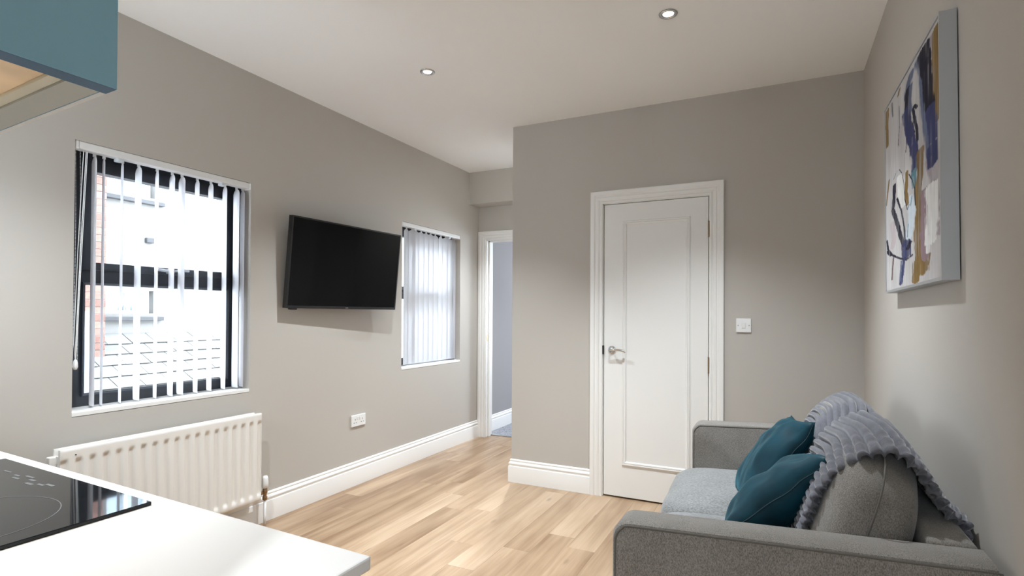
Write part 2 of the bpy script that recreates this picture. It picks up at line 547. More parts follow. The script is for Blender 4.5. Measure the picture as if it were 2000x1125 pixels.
# skirting boards
SK = [(0, 0), (0.019, 0), (0.019, 0.112), (0.0175, 0.117), (0.014, 0.119), (0.014, 0.128), (0.0165, 0.132), (0.0165, 0.139), (0.012, 0.146), (0.0075, 0.152), (0.0095, 0.157), (0.0085, 0.163), (0.004, 0.1675), (0, 0.1687)]


def skirting(name, path, label):
    b = NB()
    sweep(b, path, SK, lambda x, y, t: (x, y, t))
    return smooth_angle(obj(name, b, M_TRIM, label=label, cat='skirting board', kind='structure'), 25)


skirting('baseboard_left', [(0, DB), (0, 0.66)], 'white moulded skirting board along the window wall')
skirting('baseboard_back', [(1.577, D1), (XC, D1), (XC, DB)], 'white moulded skirting board left of the closed door')
skirting('baseboard_back_right', [(W, 0.2), (W, D1), (2.44, D1)], 'white moulded skirting board behind the sofa')
skirting('baseboard_bedroom', [(0.004, 7.2), (0.004, 4.95)], 'white skirting board above the carpet beyond the doorway')

# ------------------------------------------------------------------ doors
AR = [(0, 0), (0, 0.012), (0.006, 0.0145), (0.013, 0.0145), (0.016, 0.0105), (0.020, 0.0105), (0.028, 0.017), (0.040, 0.019), (0.044, 0.015), (0.050, 0.015), (0.058, 0.021), (0.080, 0.0225), (0.0845, 0.020), (0.0845, 0)]


def architrave(parent, x0, x1, top, y):
    b = NB()
    # travel right leg up, across, left leg down: left of travel would point inwards, so run it the other way
    sweep(b, [(x0, 0.0), (x0, top), (x1, top), (x1, 0.0)], AR, lambda x, z, t: (x, y - t, z))
    return smooth_angle(obj('architrave', b, M_TRIM, parent), 20)


d1 = empty('door_1', (2.009, D1, 0), 'white single panel door, closed, with chrome lever handle', 'door', kind='structure')
architrave(d1, DX0, DX1, DTOP, D1)
b = NB()
for a, c in (((DX0, D1, 0), (DX0 + 0.004, D1 + 0.1, DTOP)), ((DX1 - 0.004, D1, 0), (DX1, D1 + 0.1, DTOP)), ((DX0, D1, DTOP - 0.004), (DX1, D1 + 0.1, DTOP))): box(b, a, c)
for a, c in (((DX0, D1 + 0.045, 0), (DX0 + 0.014, D1 + 0.1, DTOP)), ((DX1 - 0.014, D1 + 0.045, 0), (DX1, D1 + 0.1, DTOP)), ((DX0, D1 + 0.045, DTOP - 0.014), (DX1, D1 + 0.1, DTOP))): box(b, a, c)
obj('jamb', b, M_TRIM, d1)
LX0, LX1, LZ0, LZ1 = 1.6705, 2.3475, 0.011, 1.9905
b = NB(); box(b, (LX0, D1 + 0.002, LZ0), (LX1, D1 + 0.040, LZ1), 0.0015, 1)
leaf = obj('door_leaf', b, M_DOOR, d1)
MO = [(0, 0), (0, 0.004), (0.004, 0.009), (0.010, 0.010), (0.013, 0.007), (0.016, 0.010), (0.022, 0.0085), (0.027, 0.004), (0.027, 0)]
b = NB()
px0, px1, pz0, pz1 = 1.7985, 2.238, 0.224, 1.872
pth = [(px0, (pz0 + pz1) / 2), (px0, pz0), (px1, pz0), (px1, pz1), (px0, pz1), (px0, (pz0 + pz1) / 2)]
sweep(b, pth, MO, lambda x, z, t: (x, D1 + 0.002 - t, z))
smooth_angle(obj('panel_moulding', b, M_DOOR, leaf), 25)
hx, hz = 1.727, 1.000
b = NB()
lathe(b, (hx, D1 + 0.002, hz), [(0.0, -0.012), (0.018, -0.012), (0.024, -0.010), (0.026, -0.006), (0.026, 0)], 28, 'Y')
lathe(b, (hx, D1 + 0.002, hz), [(0.0, -0.016), (0.0165, -0.016), (0.0185, -0.012), (0.0185, -0.008)], 28, 'Y')
hd = smooth_angle(obj('door_handle', b, M_CHROME, d1, label='chrome lever handle on a round rose'))
b = NB()
pts = [(hx, D1 - 0.01, hz), (hx, D1 - 0.040, hz), (hx + 0.006, D1 - 0.049, hz), (hx + 0.02, D1 - 0.052, hz + 0.001)]
for t in np.linspace(0.1, 1, 10): pts.append((hx + 0.02 + 0.085 * t, D1 - 0.052 + 0.006 * t, hz + 0.001 + 0.004 * math.sin(t * 2.2) - 0.014 * t * t))
tube(b, pts, 0.0078, 12)
smooth_angle(obj('lever', b, M_CHROME, hd))
b = NB(); box(b, (DX0 + 0.001, D1 - 0.0135, 0.967), (DX0 + 0.0078, D1 + 0.02, 1.027), 0.001, 1)
obj('latch_plate', b, M_DARK, d1, label='dark latch keep in the door gap')
for z in (0.872, 1.733):
    b = NB()
    box(b, (2.3455, D1 - 0.002, z), (2.3535, D1 + 0.004, z + 0.10), 0.0005, 1)
    cyl(b, (2.3505, D1 - 0.004, z), (2.3505, D1 - 0.004, z + 0.10), 0.0048, n=12)
    for k in (0.0, 0.5, 1.0): cyl(b, (2.3505, D1 - 0.004, z + 0.098 * k), (2.3505, D1 - 0.004, z + 0.098 * k + 0.003), 0.0056, n=12)
    smooth_angle(obj('hinge', b, M_BRASS, d1, label='brown brass butt hinge'))

d2 = empty('door_2', (0.47, DB, 0), 'white frame of the open doorway at the far end', 'doorway', kind='structure')
b = NB()
sweep(b, [(D2X0, 0.0), (D2X0, D2TOP), (D2X1, D2TOP), (D2X1, 0.0)], [(w, t) for w, t in AR], lambda x, z, t: (x, DB - t, z))
smooth_angle(obj('architrave', b, M_TRIM, d2), 20)
b = NB()
for a, c in (((D2X0, DB, 0), (D2X0 + 0.006, DB + 0.13, D2TOP)), ((D2X1 - 0.006, DB, 0), (D2X1, DB + 0.13, D2TOP)), ((D2X0, DB, D2TOP - 0.006), (D2X1, DB + 0.13, D2TOP)),
             ((D2X0 + 0.006, DB + 0.045, 0), (D2X0 + 0.018, DB + 0.08, D2TOP)), ((D2X0, DB + 0.045, D2TOP - 0.018), (D2X1, DB + 0.08, D2TOP))): box(b, a, c)
obj('jamb', b, M_TRIM, d2)
b = NB(); box(b, (D2X0 + 0.006, DB + 0.006, 0.965), (D2X0 + 0.0075, DB + 0.03, 1.03)); box(b, (D2X0 + 0.0065, DB + 0.011, 0.98), (D2X0 + 0.0085, DB + 0.022, 1.012))
obj('strike_plate', b, M_BRASS, d2, label='small brass keep on the white jamb')
b = NB(); box(b, (D2X0, 4.925, 0.0), (D2X1, 4.965, 0.006), 0.002, 1)
obj('threshold', b, M_STEEL, d2, label='thin metal strip between planks and carpet')


# ------------------------------------------------------------------ windows
def window(name, y0, y1, label):
    w = empty(name, (-0.17, (y0 + y1) / 2, SILL), label, 'window', kind='structure')
    fy0, fy1, z0, z1 = y0 + 0.002, y1 + 0.064, SILL + 0.001, HEAD + 0.018
    xf, xb = -0.150, -0.215
    gy0, gy1 = fy0 + 0.100, fy1 - 0.094      # lower glass
    zt0, zt1 = 1.378, 1.440                  # transom
    b = NB()
    panel(b, 'X', xb, xf, (fy0, fy1), (z0, z1), [(gy0, gy1, z0 + 0.046, zt0), (gy0, gy1, zt1, z1 - 0.065)])
    fr = obj('window_frame', b, M_FRAME, w)
    bm_ = NB()
    BE = [(0, 0), (0.0, 0.004), (0.010, 0.012), (0.014, 0.012), (0.014, 0)]
    for (a0, a1, c0, c1) in ((gy0, gy1, z0 + 0.046, zt0),):
        sweep(bm_, [(a0, (c0 + c1) / 2), (a0, c1), (a1, c1), (a1, c0), (a0, c0), (a0, (c0 + c1) / 2)], [(wd - 0.014, t) for wd, t in BE], lambda y, z, t: (xf + 0.0 + t, y, z))
    obj('glazing_bead', bm_, M_FRAME, fr)
    b = NB()
    sy0, sy1, sz0, sz1 = gy0 - 0.004, gy1 + 0.004, zt1 - 0.006, z1 - 0.056
    panel(b, 'X', xf - 0.045, xf + 0.014, (sy0, sy1), (sz0, sz1), [(sy0 + 0.050, sy1 - 0.048, sz0 + 0.036, sz1 - 0.055)])
    bmesh.ops.bevel(b, geom=[e for e in b.edges if all(abs(v.co.x - (xf + 0.014)) < 1e-5 for v in e.verts) and len(e.link_faces) == 2 and e.calc_face_angle(0) > 0.5], offset=0.008, segments=2, affect='EDGES')
    sash = obj('sash', b, M_FRAME, w, label='top hung opening sash')
    b = NB(); box(b, (-0.186, gy0 - 0.003, z0 + 0.042), (-0.178, gy1 + 0.003, zt0 + 0.003))
    obj('glass_pane', b, M_GLASS, fr)
    b = NB(); box(b, (-0.172, sy0 + 0.046, sz0 + 0.032), (-0.166, sy1 - 0.044, sz1 - 0.051))
    obj('glass_pane', b, M_GLASS, sash)
    # espagnolette handle on the sash bottom rail
    yc = (gy0 + gy1) / 2 + 0.02
    zc = sz0 + 0.018
    b = NB(); box(b, (xf + 0.013, yc - 0.016, zc - 0.012), (xf + 0.026, yc + 0.022, zc + 0.012), 0.003, 2)
    hn = obj('window_handle', b, M_PLASTIC2, sash, label='pale chrome window handle')
    b = NB()
    tube(b, [(xf + 0.02, yc, zc), (xf + 0.042, yc, zc), (xf + 0.046, yc - 0.01, zc), (xf + 0.046, yc - 0.03, zc), (xf + 0.045, yc - 0.055, zc + 0.003), (xf + 0.045, yc - 0.075, zc + 0.005)], 0.0075, 10)
    tube(b, [(xf + 0.046, yc, zc), (xf + 0.044, yc + 0.04, zc + 0.006), (xf + 0.04, yc + 0.09, zc + 0.007)], 0.006, 10)
    obj('lever', b, M_PLASTIC2, hn, smooth=True)
    # inner sill board and outer sill
    b = NB(); box(b, (-0.155, y0 - 0.055, SILL - 0.018), (-0.06, y1 + 0.066, SILL)); box(b, (-0.06, y0, SILL - 0.018), (0.002, y1, SILL), 0.001, 1)
    obj('sill', b, M_TRIM, w, label='white painted inner sill')
    b = NB(); box(b, (-0.36, y0 - 0.05, SILL - 0.07), (-0.15, y1 + 0.06, SILL - 0.02), 0.004, 1)
    obj('outer_sill', b, M_FRAME, w)
    return w


window('window_1', W1[0], W1[1], 'dark grey framed window with opened slatted blind, nearest the kitchen')
window('window_2', W2[0], W2[1], 'dark grey framed window behind closed blind, right of the television')


def fill_window(name, x0, x1, z0, z1, y, label):
    w = empty(name, ((x0 + x1) / 2, y, z0), label, 'window', kind='structure')
    b = NB(); panel(b, 'Y', y - 0.06, y, (x0, x1), (z0, z1), [(x0 + 0.06, (x0 + x1) / 2 - 0.03, z0 + 0.06, z1 - 0.06), ((x0 + x1) / 2 + 0.03, x1 - 0.06, z0 + 0.06, z1 - 0.06)])
    f = obj('window_frame', b, M_FRAME, w)
    b = NB(); box(b, (x0 + 0.055, y - 0.035, z0 + 0.055), (x1 - 0.055, y - 0.027, z1 - 0.055)); obj('glass_pane', b, M_GLASS, f)


fill_window('fill_window_kitchen', 0.32, 0.86, 1.06, 2.04, -0.09, 'unseen fill window added above the kitchen worktop')  # unseen window, added to bring ambient daylight in from the kitchen side
fill_window('fill_window_passage', 2.44, 3.10, 1.35, 1.85, Y0 - 0.03, 'unseen fill window added at the passage end behind the camera')  # added out of view so daylight reaches the room from behind


# ------------------------------------------------------------------ vertical blinds
def blind(name, y0, y1, slats, label, chain_y, group):
    w = empty(name, (-0.03, (y0 + y1) / 2, HEAD), label, 'blind', group)
    b = NB(); box(b, (-0.052, y0 + 0.016, 1.956), (-0.004, y1 - 0.004, HEAD - 0.001), 0.003, 2)
    head = obj('headrail', b, M_PLASTIC, w)
    for y in (y0 + 0.003, y1 - 0.006):
        b = NB(); box(b, (-0.054, y, 1.952), (-0.002, y + 0.013, HEAD - 0.0005), 0.002, 1)
        obj('end_cap', b, M_PLASTIC, head)
    for t in (0.2, 0.8):
        y = y0 + (y1 - y0) * t
        b = NB(); box(b, (-0.048, y, 1.941), (-0.010, y + 0.03, 1.957), 0.005, 2)
        obj('bracket', b, M_PLASTIC2, head)
    for yc, ang in slats:
        A = math.radians(ang)
        d = Vector((math.cos(A), math.sin(A), 0)); n = Vector((-d.y, d.x, 0))
        b = NB()
        K = 9
        V = []
        for side in (0.0003, -0.0003):
            rows = []
            for i in range(K):
                s = (i / (K - 1) - 0.5)
                bow = 0.004 * (1 - 4 * s * s)
                row = []
                for z in (0.812, 1.38, 1.92, 1.935, 1.946):
                    k = 1.0 if z < 1.925 else (0.8 if z < 1.94 else 0.3)
                    row.append(b.verts.new(Vector((-0.050, yc, z)) + d * (0.089 * s * k) + n * (bow * k + side)))
                rows.append(row)
            V.append(rows)
        for rows in V: grid_faces(b, rows, K, 5)
        for e in (0, K - 1):
            for j in range(4): b.faces.new((V[0][e][j], V[0][e][j + 1], V[1][e][j + 1], V[1][e][j]))
        for j in (0, 4):
            for i in range(K - 1): b.faces.new((V[0][i][j], V[0][i + 1][j], V[1][i + 1][j], V[1][i][j]))
        sl = obj('slat', b, M_SLAT, w, smooth=False)
        b = NB()
        box(b, (-0.053, yc - 0.006, 1.944), (-0.047, yc + 0.006, 1.957))
        obj('slat_clip', b, M_PLASTIC, sl)
    # control chain and cord with weight
    if chain_y is not None:
        b = NB()
        for off in (0.0, 0.018):
            z = 1.95
            while z > 1.02:
                bmesh.ops.create_icosphere(b, subdivisions=1, radius=0.0023, matrix=Matrix.Translation((-0.020, chain_y + off + 0.003 * math.sin(z * 5), z)))
                z -= 0.0062
        obj('control_chain', b, M_PLASTIC2, w, kind='stuff')
        b = NB()
        for off in (0.006, 0.011, -0.004): tube(b, [(-0.012, chain_y + 0.030 + off, 1.95), (-0.011, chain_y + 0.012 + off, 1.5), (-0.011, chain_y + off * 0.8, 1.10), (-0.011, chain_y + 0.004, 1.02)], 0.0016, 6)
        obj('pull_cord', b, M_PLASTIC, w)
        b = NB()
        lathe(b, (-0.012, chain_y + 0.005, 0.985), [(0, 0.045), (0.005, 0.043), (0.009, 0.03), (0.010, 0.012), (0.006, 0), (0, -0.002)], 14)
        obj('cord_weight', b, M_PLASTIC, w, smooth=True)
    return w


S1 = [(1.382, 166), (1.421, 159.2), (1.500, 158.4), (1.573, 168), (1.661, 159), (1.737, 164.2), (1.788, 167), (1.871, 160.2), (1.949, 161.2), (2.033, 159), (2.106, 163.8), (2.145, 158)]
blind('vertical_blind', W1[0], W1[1], S1, 'white vertical blind with slats turned open, nearest the kitchen', W1[0] + 0.012, 'vertical blinds')
S2 = []
for i, y in enumerate([3.695, 3.770, 3.825, 3.900, 3.975, 4.045, 4.118, 4.208, 4.285, 4.350, 4.412, 4.446]):
    S2.append((y, [100, 84, 83, 82, 83, 82, 84, 97, 84, 83, 82, 104][i]))
blind('vertical_blind', W2[0], W2[1], S2, 'white vertical blind with slats turned shut, right of the television', None, 'vertical blinds')

# ------------------------------------------------------------------ lamps
def downlight(x, y, label):
    t = empty('downlight', (x, y, ZC), label, 'downlight', 'recessed ceiling downlights')
    b = NB()
    lathe(b, (x, y, ZC), [(0.0245, -0.0005), (0.0255, -0.0035), (0.030, -0.0055), (0.037, -0.006), (0.0415, -0.004), (0.043, -0.0005)], 40)
    obj('bezel', b, M_CHROME, t, smooth=True, label='shiny chrome ring')
    b = NB()
    lathe(b, (x, y, ZC), [(0.0, -0.0034), (0.012, -0.0032), (0.020, -0.0025), (0.0245, -0.001)], 32)
    obj('lamp_lens', b, M_LENS, t, smooth=True, label='glowing white lens')
    l = bpy.data.lights.new('downlight_beam', 'SPOT')
    l.energy = SPOT
    l.color = (0.885, 0.955, 1.0)
    l.spot_size = math.radians(102)
    l.spot_blend = 1.0
    l.shadow_soft_size = 0.022
    o = bpy.data.objects.new('downlight_beam', l)
    o.location = (x, y, ZC - 0.03)
    COL.objects.link(o)
    return t


downlight(0.934, 2.585, 'lit chrome rimmed ceiling spotlight nearer the television wall')
downlight(2.291, 2.566, 'lit chrome rimmed ceiling spotlight nearer the painting')
for x, y, l in ((0.934, 0.95, 'unseen fill spotlight added above the kitchen worktop'), (2.60, -0.55, 'unseen fill spotlight added in the passage behind the camera'), (0.77, 4.22, 'unseen fill spotlight added in the recess, hidden behind the wall corner')):  # three unseen downlights added to brighten worktop, passage side and far ceiling
    downlight(x, y, l)

# ------------------------------------------------------------------ television
TVC = Vector((0.11648, 2.85194, 1.54914)); tyaw, ttilt, TW_, TH_ = -0.0632, 0.0985, 0.97, 0.5675
wd = Vector((-math.sin(tyaw), math.cos(tyaw), 0)); n0 = Vector((math.cos(tyaw), math.sin(tyaw), 0))
up = Vector((0, 0, 1)) * math.cos(ttilt) + n0 * math.sin(ttilt)
nn = wd.cross(up)
TVM = Matrix((wd, up, nn)).transposed().to_4x4(); TVM.translation = TVC
tv = empty('television', tuple(TVC), 'black flat screen television on a wall bracket between the two windows', 'television')
b = NB()
panel(b, 'Z', -0.034, 0.0, (-TW_ / 2, TW_ / 2), (-TH_ / 2, TH_ / 2), [(-TW_ / 2 + 0.009, TW_ / 2 - 0.009, -TH_ / 2 + 0.017, TH_ / 2 - 0.009)])
bmesh.ops.transform(b, matrix=TVM, verts=b.verts)
obj('bezel', b, M_TVB, tv)
b = NB(); box(b, (-TW_ / 2 + 0.009, -TH_ / 2 + 0.017, -0.03), (TW_ / 2 - 0.009, TH_ / 2 - 0.009, -0.0015), mat=TVM)
obj('screen', b, M_SCREEN, tv, label='glossy black switched off screen')
b = NB(); box(b, (-TW_ / 2 + 0.03, -TH_ / 2 + 0.03, -0.05), (TW_ / 2 - 0.03, TH_ / 2 - 0.05, -0.033), 0.012, 2, mat=TVM)
obj('back_cover', b, M_TVB, tv)
b = NB(); box(b, (-0.012, -TH_ / 2 + 0.005, 0.0), (0.012, -TH_ / 2 + 0.010, 0.0008), mat=TVM)
obj('badge', b, M_STEEL, tv, label='tiny pale badge under the screen')
b = NB(); box(b, (-TW_ / 2 + 0.035, -TH_ / 2 - 0.010, -0.03), (-TW_ / 2 + 0.085, -TH_ / 2 + 0.004, -0.004), 0.003, 2, mat=TVM)
obj('foot_socket', b, M_TVB, tv)
b = NB()
box(b, (0.001, TVC.y - 0.12, TVC.z - 0.11), (0.006, TVC.y + 0.12, TVC.z + 0.11))
for s in (-0.09, 0.09): box(b, (0.004, TVC.y + s - 0.012, TVC.z - 0.09), (0.060, TVC.y + s + 0.012, TVC.z + 0.09))
obj('wall_bracket', b, M_TVB, tv)

# ------------------------------------------------------------------ socket and switch
so = empty('wall_socket', (0, 3.07, 0.4625), 'white double wall socket below the television', 'socket')
b = NB(); box(b, (0.0, 2.997, 0.4205), (0.0105, 3.143, 0.5045), 0.004, 3)
obj('faceplate', b, M_PLASTIC, so, smooth=False)
for s, cy in ((-1, 3.033), (1, 3.107)):
    for dy, dz, w_, h_ in ((0, 0.012, 0.004, 0.009), (-0.011, -0.010, 0.008, 0.0045), (0.011, -0.010, 0.008, 0.0045)):
        b = NB(); box(b, (0.0095, cy + dy - w_ / 2, 0.4585 + dz - h_ / 2), (0.0109, cy + dy + w_ / 2, 0.4585 + dz + h_ / 2))
        obj('pin_hole', b, M_DARK, so)
    b = NB(); box(b, (0.0095, cy - s * 0.025 - 0.006, 0.468), (0.0135, cy - s * 0.025 + 0.006, 0.488), 0.0012, 1)
    obj('rocker_switch', b, M_PLASTIC, so)
sw = empty('light_switch', (2.554, D1, 1.1765), 'white single light switch right of the closed door', 'switch')
b = NB(); box(b, (2.511, D1 - 0.010, 1.1335), (2.597, D1, 1.2195), 0.004, 3)
obj('faceplate', b, M_PLASTIC, sw)
b = NB(); box(b, (2.543, D1 - 0.0145, 1.161), (2.565, D1 - 0.009, 1.193), 0.0015, 1)
bmesh.ops.rotate(b, cent=(2.554, D1 - 0.010, 1.177), matrix=Matrix.Rotation(0.06, 3, 'X'), verts=b.verts)
obj('rocker_switch', b, M_PLASTIC, sw)
for x in (2.523, 2.585):
    b = NB(); lathe(b, (x, D1 - 0.010, 1.1765), [(0, -0.0012), (0.0032, -0.0008), (0.0036, 0.0004)], 14, 'Y')
    obj('screw', b, M_STEEL, sw)

# ------------------------------------------------------------------ radiator
ra = empty('radiator', (0.09, 1.687, 0.165), 'white double panel radiator with pressed ribs under the window', 'radiator')
RY0, RY1, RZ0, RZ1 = 1.198, 2.172, 0.168, 0.665


def sstep(a, b_, x):
    t = min(1, max(0, (x - a) / (b_ - a)))
    return t * t * (3 - 2 * t)


def rad_panel(name, xf, xb, y0, y1, z0, z1, face=1):
    b = NB()
    npit = 18; pit = (y1 - y0 - 0.03) / npit; per = 14
    ys = [y0, y0 + 0.004] + [y0 + 0.015 + pit * npit * i / (npit * per) for i in range(npit * per + 1)] + [y1 - 0.004, y1]
    zs = [z0, z0 + 0.004, z0 + 0.022, z0 + 0.03, z0 + 0.036, z0 + 0.042, z0 + 0.048, z0 + 0.056, z1 - 0.066, z1 - 0.058, z1 - 0.052, z1 - 0.046, z1 - 0.040, z1 - 0.033, z1 - 0.012, z1 - 0.004, z1]
    V = []
    for y in ys:
        row = []
        s = ((y - y0 - 0.015) / pit) % 1.0
        prof = sstep(0.12, 0.34, s) * (1 - sstep(0.66, 0.88, s))
        inside = y0 + 0.0149 <= y <= y1 - 0.0149
        for z in zs:
            wz = sstep(z0 + 0.022, z0 + 0.05, z) * (1 - sstep(z1 - 0.062, z1 - 0.035, z))
            d = -0.0095 * (1 - prof) * wz if inside else -0.0095 * wz * (0 if (y in (y0, y1)) else 1)
            edge = -0.003 if (y in (y0, y1) or z in (z0, z1)) else 0
            row.append(b.verts.new((xf + face * (d + edge), y, z)))
        V.append(row)
    grid_faces(b, V, len(ys), len(zs))
    B = [[b.verts.new((xb, y, z)) for z in (z0, z1)] for y in (y0, y1)]
    b.faces.new((B[0][0], B[1][0], B[1][1], B[0][1]))
    b.faces.new([V[i][0] for i in range(len(ys))] + [B[1][0], B[0][0]])
    b.faces.new([V[i][-1] for i in range(len(ys))] + [B[1][1], B[0][1]])
    b.faces.new([V[0][j] for j in range(len(zs))] + [B[0][1], B[0][0]])
    b.faces.new([V[-1][j] for j in range(len(zs))] + [B[1][1], B[1][0]])
    return smooth_angle(obj(name, b, M_RAD, ra), 50)


rad_panel('front_panel', 0.100, 0.085, RY0, RY1, RZ0, RZ1)
rad_panel('rear_panel', 0.045, 0.031, RY0 + 0.004, RY1 - 0.004, RZ0 + 0.002, RZ1 - 0.002)
b = NB()
for y in (RY0 + 0.004, RY1 - 0.012): box(b, (0.044, y, RZ0 + 0.02), (0.087, y + 0.008, RZ0 + 0.05)); box(b, (0.044, y, RZ1 - 0.06), (0.087, y + 0.008, RZ1 - 0.03))
for i in range(60):
    y = RY0 + 0.03 + i * 0.0153
    box(b, (0.047, y, RZ0 + 0.04), (0.083, y + 0.001, RZ1 - 0.04))
obj('convector_fin', b, M_RAD, ra, kind='stuff')
b = NB(); box(b, (0.03, RY0 - 0.02, 0.56), (0.06, RY0 + 0.006, 0.635), 0.004, 2)
obj('end_bracket', b, M_RAD, ra)
b = NB(); cyl(b, (0.090, RY0 + 0.055, RZ1 - 0.028), (0.1015, RY0 + 0.055, RZ1 - 0.028), 0.003, n=12)
for k in range(1): pass
obj('vent_screw', b, M_DARK, ra)
b = NB()
vx, vy = 0.068, 2.222
lathe(b, (vx, vy, 0.218), [(0.0, 0.072), (0.012, 0.071), (0.0165, 0.062), (0.0185, 0.03), (0.0175, 0.004), (0.012, 0.0), (0, 0)], 20)
va = obj('radiator_valve', b, M_PLASTIC, ra, smooth=True, label='white capped valve with nickel body')
b = NB()
lathe(b, (vx, vy, 0.150), [(0, 0), (0.010, 0), (0.0135, 0.004), (0.0135, 0.020), (0.009, 0.024), (0.0105, 0.036), (0.014, 0.042), (0.014, 0.058), (0.011, 0.068), (0, 0.068)], 18)
cyl(b, (vx, vy, 0.195), (vx, RY1 - 0.004, 0.195), 0.0095, n=14)
obj('valve_body', b, M_BRASS, va, smooth=True)
b = NB(); tube(b, [(vx, vy, 0.155), (vx, vy, 0.05), (vx, vy, 0.0)], 0.0078, 12)
obj('supply_pipe', b, M_PLASTIC, ra, smooth=True)

# ------------------------------------------------------------------ painting
STROKES = [
 ('mauve', 0.084, [[0.83, 0.513], [0.907, 0.591], [0.94, 0.71], [0.973, 0.826]]),
 ('haze', 0.149, [[0.966, 0.518], [0.981, 0.599]]),
 ('pinkhaze', 0.099, [[0.157, 0.656], [0.205, 0.738], [0.153, 0.776]]),
 ('haze', 0.074, [[0.384, 0.205], [0.339, 0.29]]),
 ('haze', 0.064, [[0.822, 0.385], [0.78, 0.427], [0.769, 0.463]]),
 ('gold', 0.119, [[0.968, 0.028], [0.961, 0.119], [0.956, 0.248], [0.949, 0.349], [0.96, 0.38]]),
 ('mauve', 0.074, [[0.874, 0.028], [0.856, 0.085]]),
 ('slate', 0.119, [[0.711, 0.028], [0.762, 0.092], [0.79, 0.178], [0.797, 0.259], [0.819, 0.345], [0.859, 0.425], [0.884, 0.492]]),
 ('ink', 0.154, [[0.771, 0.027], [0.816, 0.105]]),
 ('ink', 0.114, [[0.817, 0.094], [0.845, 0.179], [0.85, 0.247], [0.863, 0.317]]),
 ('navy', 0.099, [[0.863, 0.307], [0.898, 0.384], [0.904, 0.445]]),
 ('navy', 0.109, [[0.892, 0.468], [0.89, 0.513], [0.89, 0.538]]),
 ('slate', 0.104, [[0.573, 0.037], [0.522, 0.065], [0.5, 0.107]]),
 ('ink', 0.084, [[0.509, 0.085], [0.498, 0.156], [0.528, 0.243], [0.586, 0.324]]),
 ('slate', 0.05, [[0.571, 0.086], [0.549, 0.151], [0.566, 0.207]]),
 ('navy', 0.109, [[0.472, 0.172], [0.515, 0.269], [0.596, 0.37], [0.629, 0.425]]),
 ('ink', 0.035, [[0.671, 0.228], [0.655, 0.215], [0.626, 0.203], [0.605, 0.21], [0.635, 0.263], [0.667, 0.327], [0.676, 0.377]]),
 ('gold', 0.04, [[0.352, 0.014], [0.319, 0.034]]),
 ('gold', 0.064, [[0.053, 0.016], [0.047, 0.088], [0.053, 0.208]]),
 ('haze2', 0.025, [[0.175, 0.019], [0.194, 0.097]]),
 ('ink', 0.01, [[0.337, 0.095], [0.342, 0.191], [0.31, 0.287]]),
 ('ink', 0.01, [[0.488, 0.304], [0.465, 0.367]]),
 ('navy', 0.099, [[0.608, 0.38], [0.635, 0.452], [0.616, 0.504]]),
 ('teal', 0.084, [[0.616, 0.498], [0.626, 0.564]]),
 ('gold', 0.099, [[0.725, 0.434], [0.71, 0.528], [0.677, 0.601], [0.673, 0.706], [0.66, 0.797], [0.673, 0.891], [0.615, 0.986]]),
 ('gold', 0.223, [[0.707, 0.913], [0.706, 0.943]]),
 ('gold', 0.05, [[0.671, 0.953], [0.614, 0.995]]),
 ('mauve2', 0.099, [[0.773, 0.623], [0.78, 0.713], [0.768, 0.812], [0.782, 0.903]]),
 ('white', 0.139, [[0.876, 0.629], [0.887, 0.7], [0.881, 0.778], [0.854, 0.842]]),
 ('white', 0.05, [[0.829, 0.821], [0.816, 0.883]]),
 ('pale', 0.114, [[0.541, 0.603], [0.572, 0.674], [0.53, 0.738], [0.494, 0.779]]),
 ('white', 0.124, [[0.343, 0.454], [0.37, 0.531], [0.397, 0.6]]),
 ('ink', 0.01, [[0.2, 0.429], [0.26, 0.411], [0.329, 0.412], [0.383, 0.443], [0.421, 0.501], [0.441, 0.588]]),
 ('ink', 0.012, [[0.521, 0.485], [0.582, 0.528], [0.62, 0.575], [0.627, 0.653]]),
 ('gold', 0.045, [[0.487, 0.464], [0.47, 0.56], [0.489, 0.618]]),
 ('ink', 0.01, [[0.441, 0.588], [0.488, 0.645], [0.521, 0.625]]),
 ('ink', 0.064, [[0.215, 0.466], [0.196, 0.529], [0.178, 0.577]]),
 ('ink', 0.069, [[0.167, 0.583], [0.257, 0.658], [0.341, 0.743], [0.41, 0.801]]),
 ('ink', 0.027, [[0.277, 0.546], [0.367, 0.628], [0.422, 0.714], [0.433, 0.784]]),
 ('navy', 0.149, [[0.447, 0.799], [0.459, 0.855]]),
 ('ink', 0.064, [[0.528, 0.804], [0.492, 0.825]]),
 ('ink', 0.035, [[0.018, 0.727], [0.053, 0.778], [0.151, 0.82], [0.313, 0.853], [0.458, 0.876], [0.564, 0.867]]),
 ('ink', 0.05, [[0.038, 0.788], [0.109, 0.816]]),
 ('navy', 0.05, [[0.416, 0.864], [0.385, 0.922], [0.338, 0.982]]),
 ('slate', 0.025, [[0.358, 0.871], [0.324, 0.967]]),
 ('brown', 0.027, [[0.178, 0.838], [0.156, 0.888], [0.14, 0.947]]),
 ('gold', 0.03, [[0.089, 0.406], [0.05, 0.459], [0.01, 0.529]]),
 ('gold', 0.025, [[0.846, 0.893], [0.824, 0.936]]),
 ('teal', 0.012, [[0.574, 0.597], [0.547, 0.637]]),
 ('teal', 0.015, [[0.497, 0.713], [0.484, 0.771]]),
]

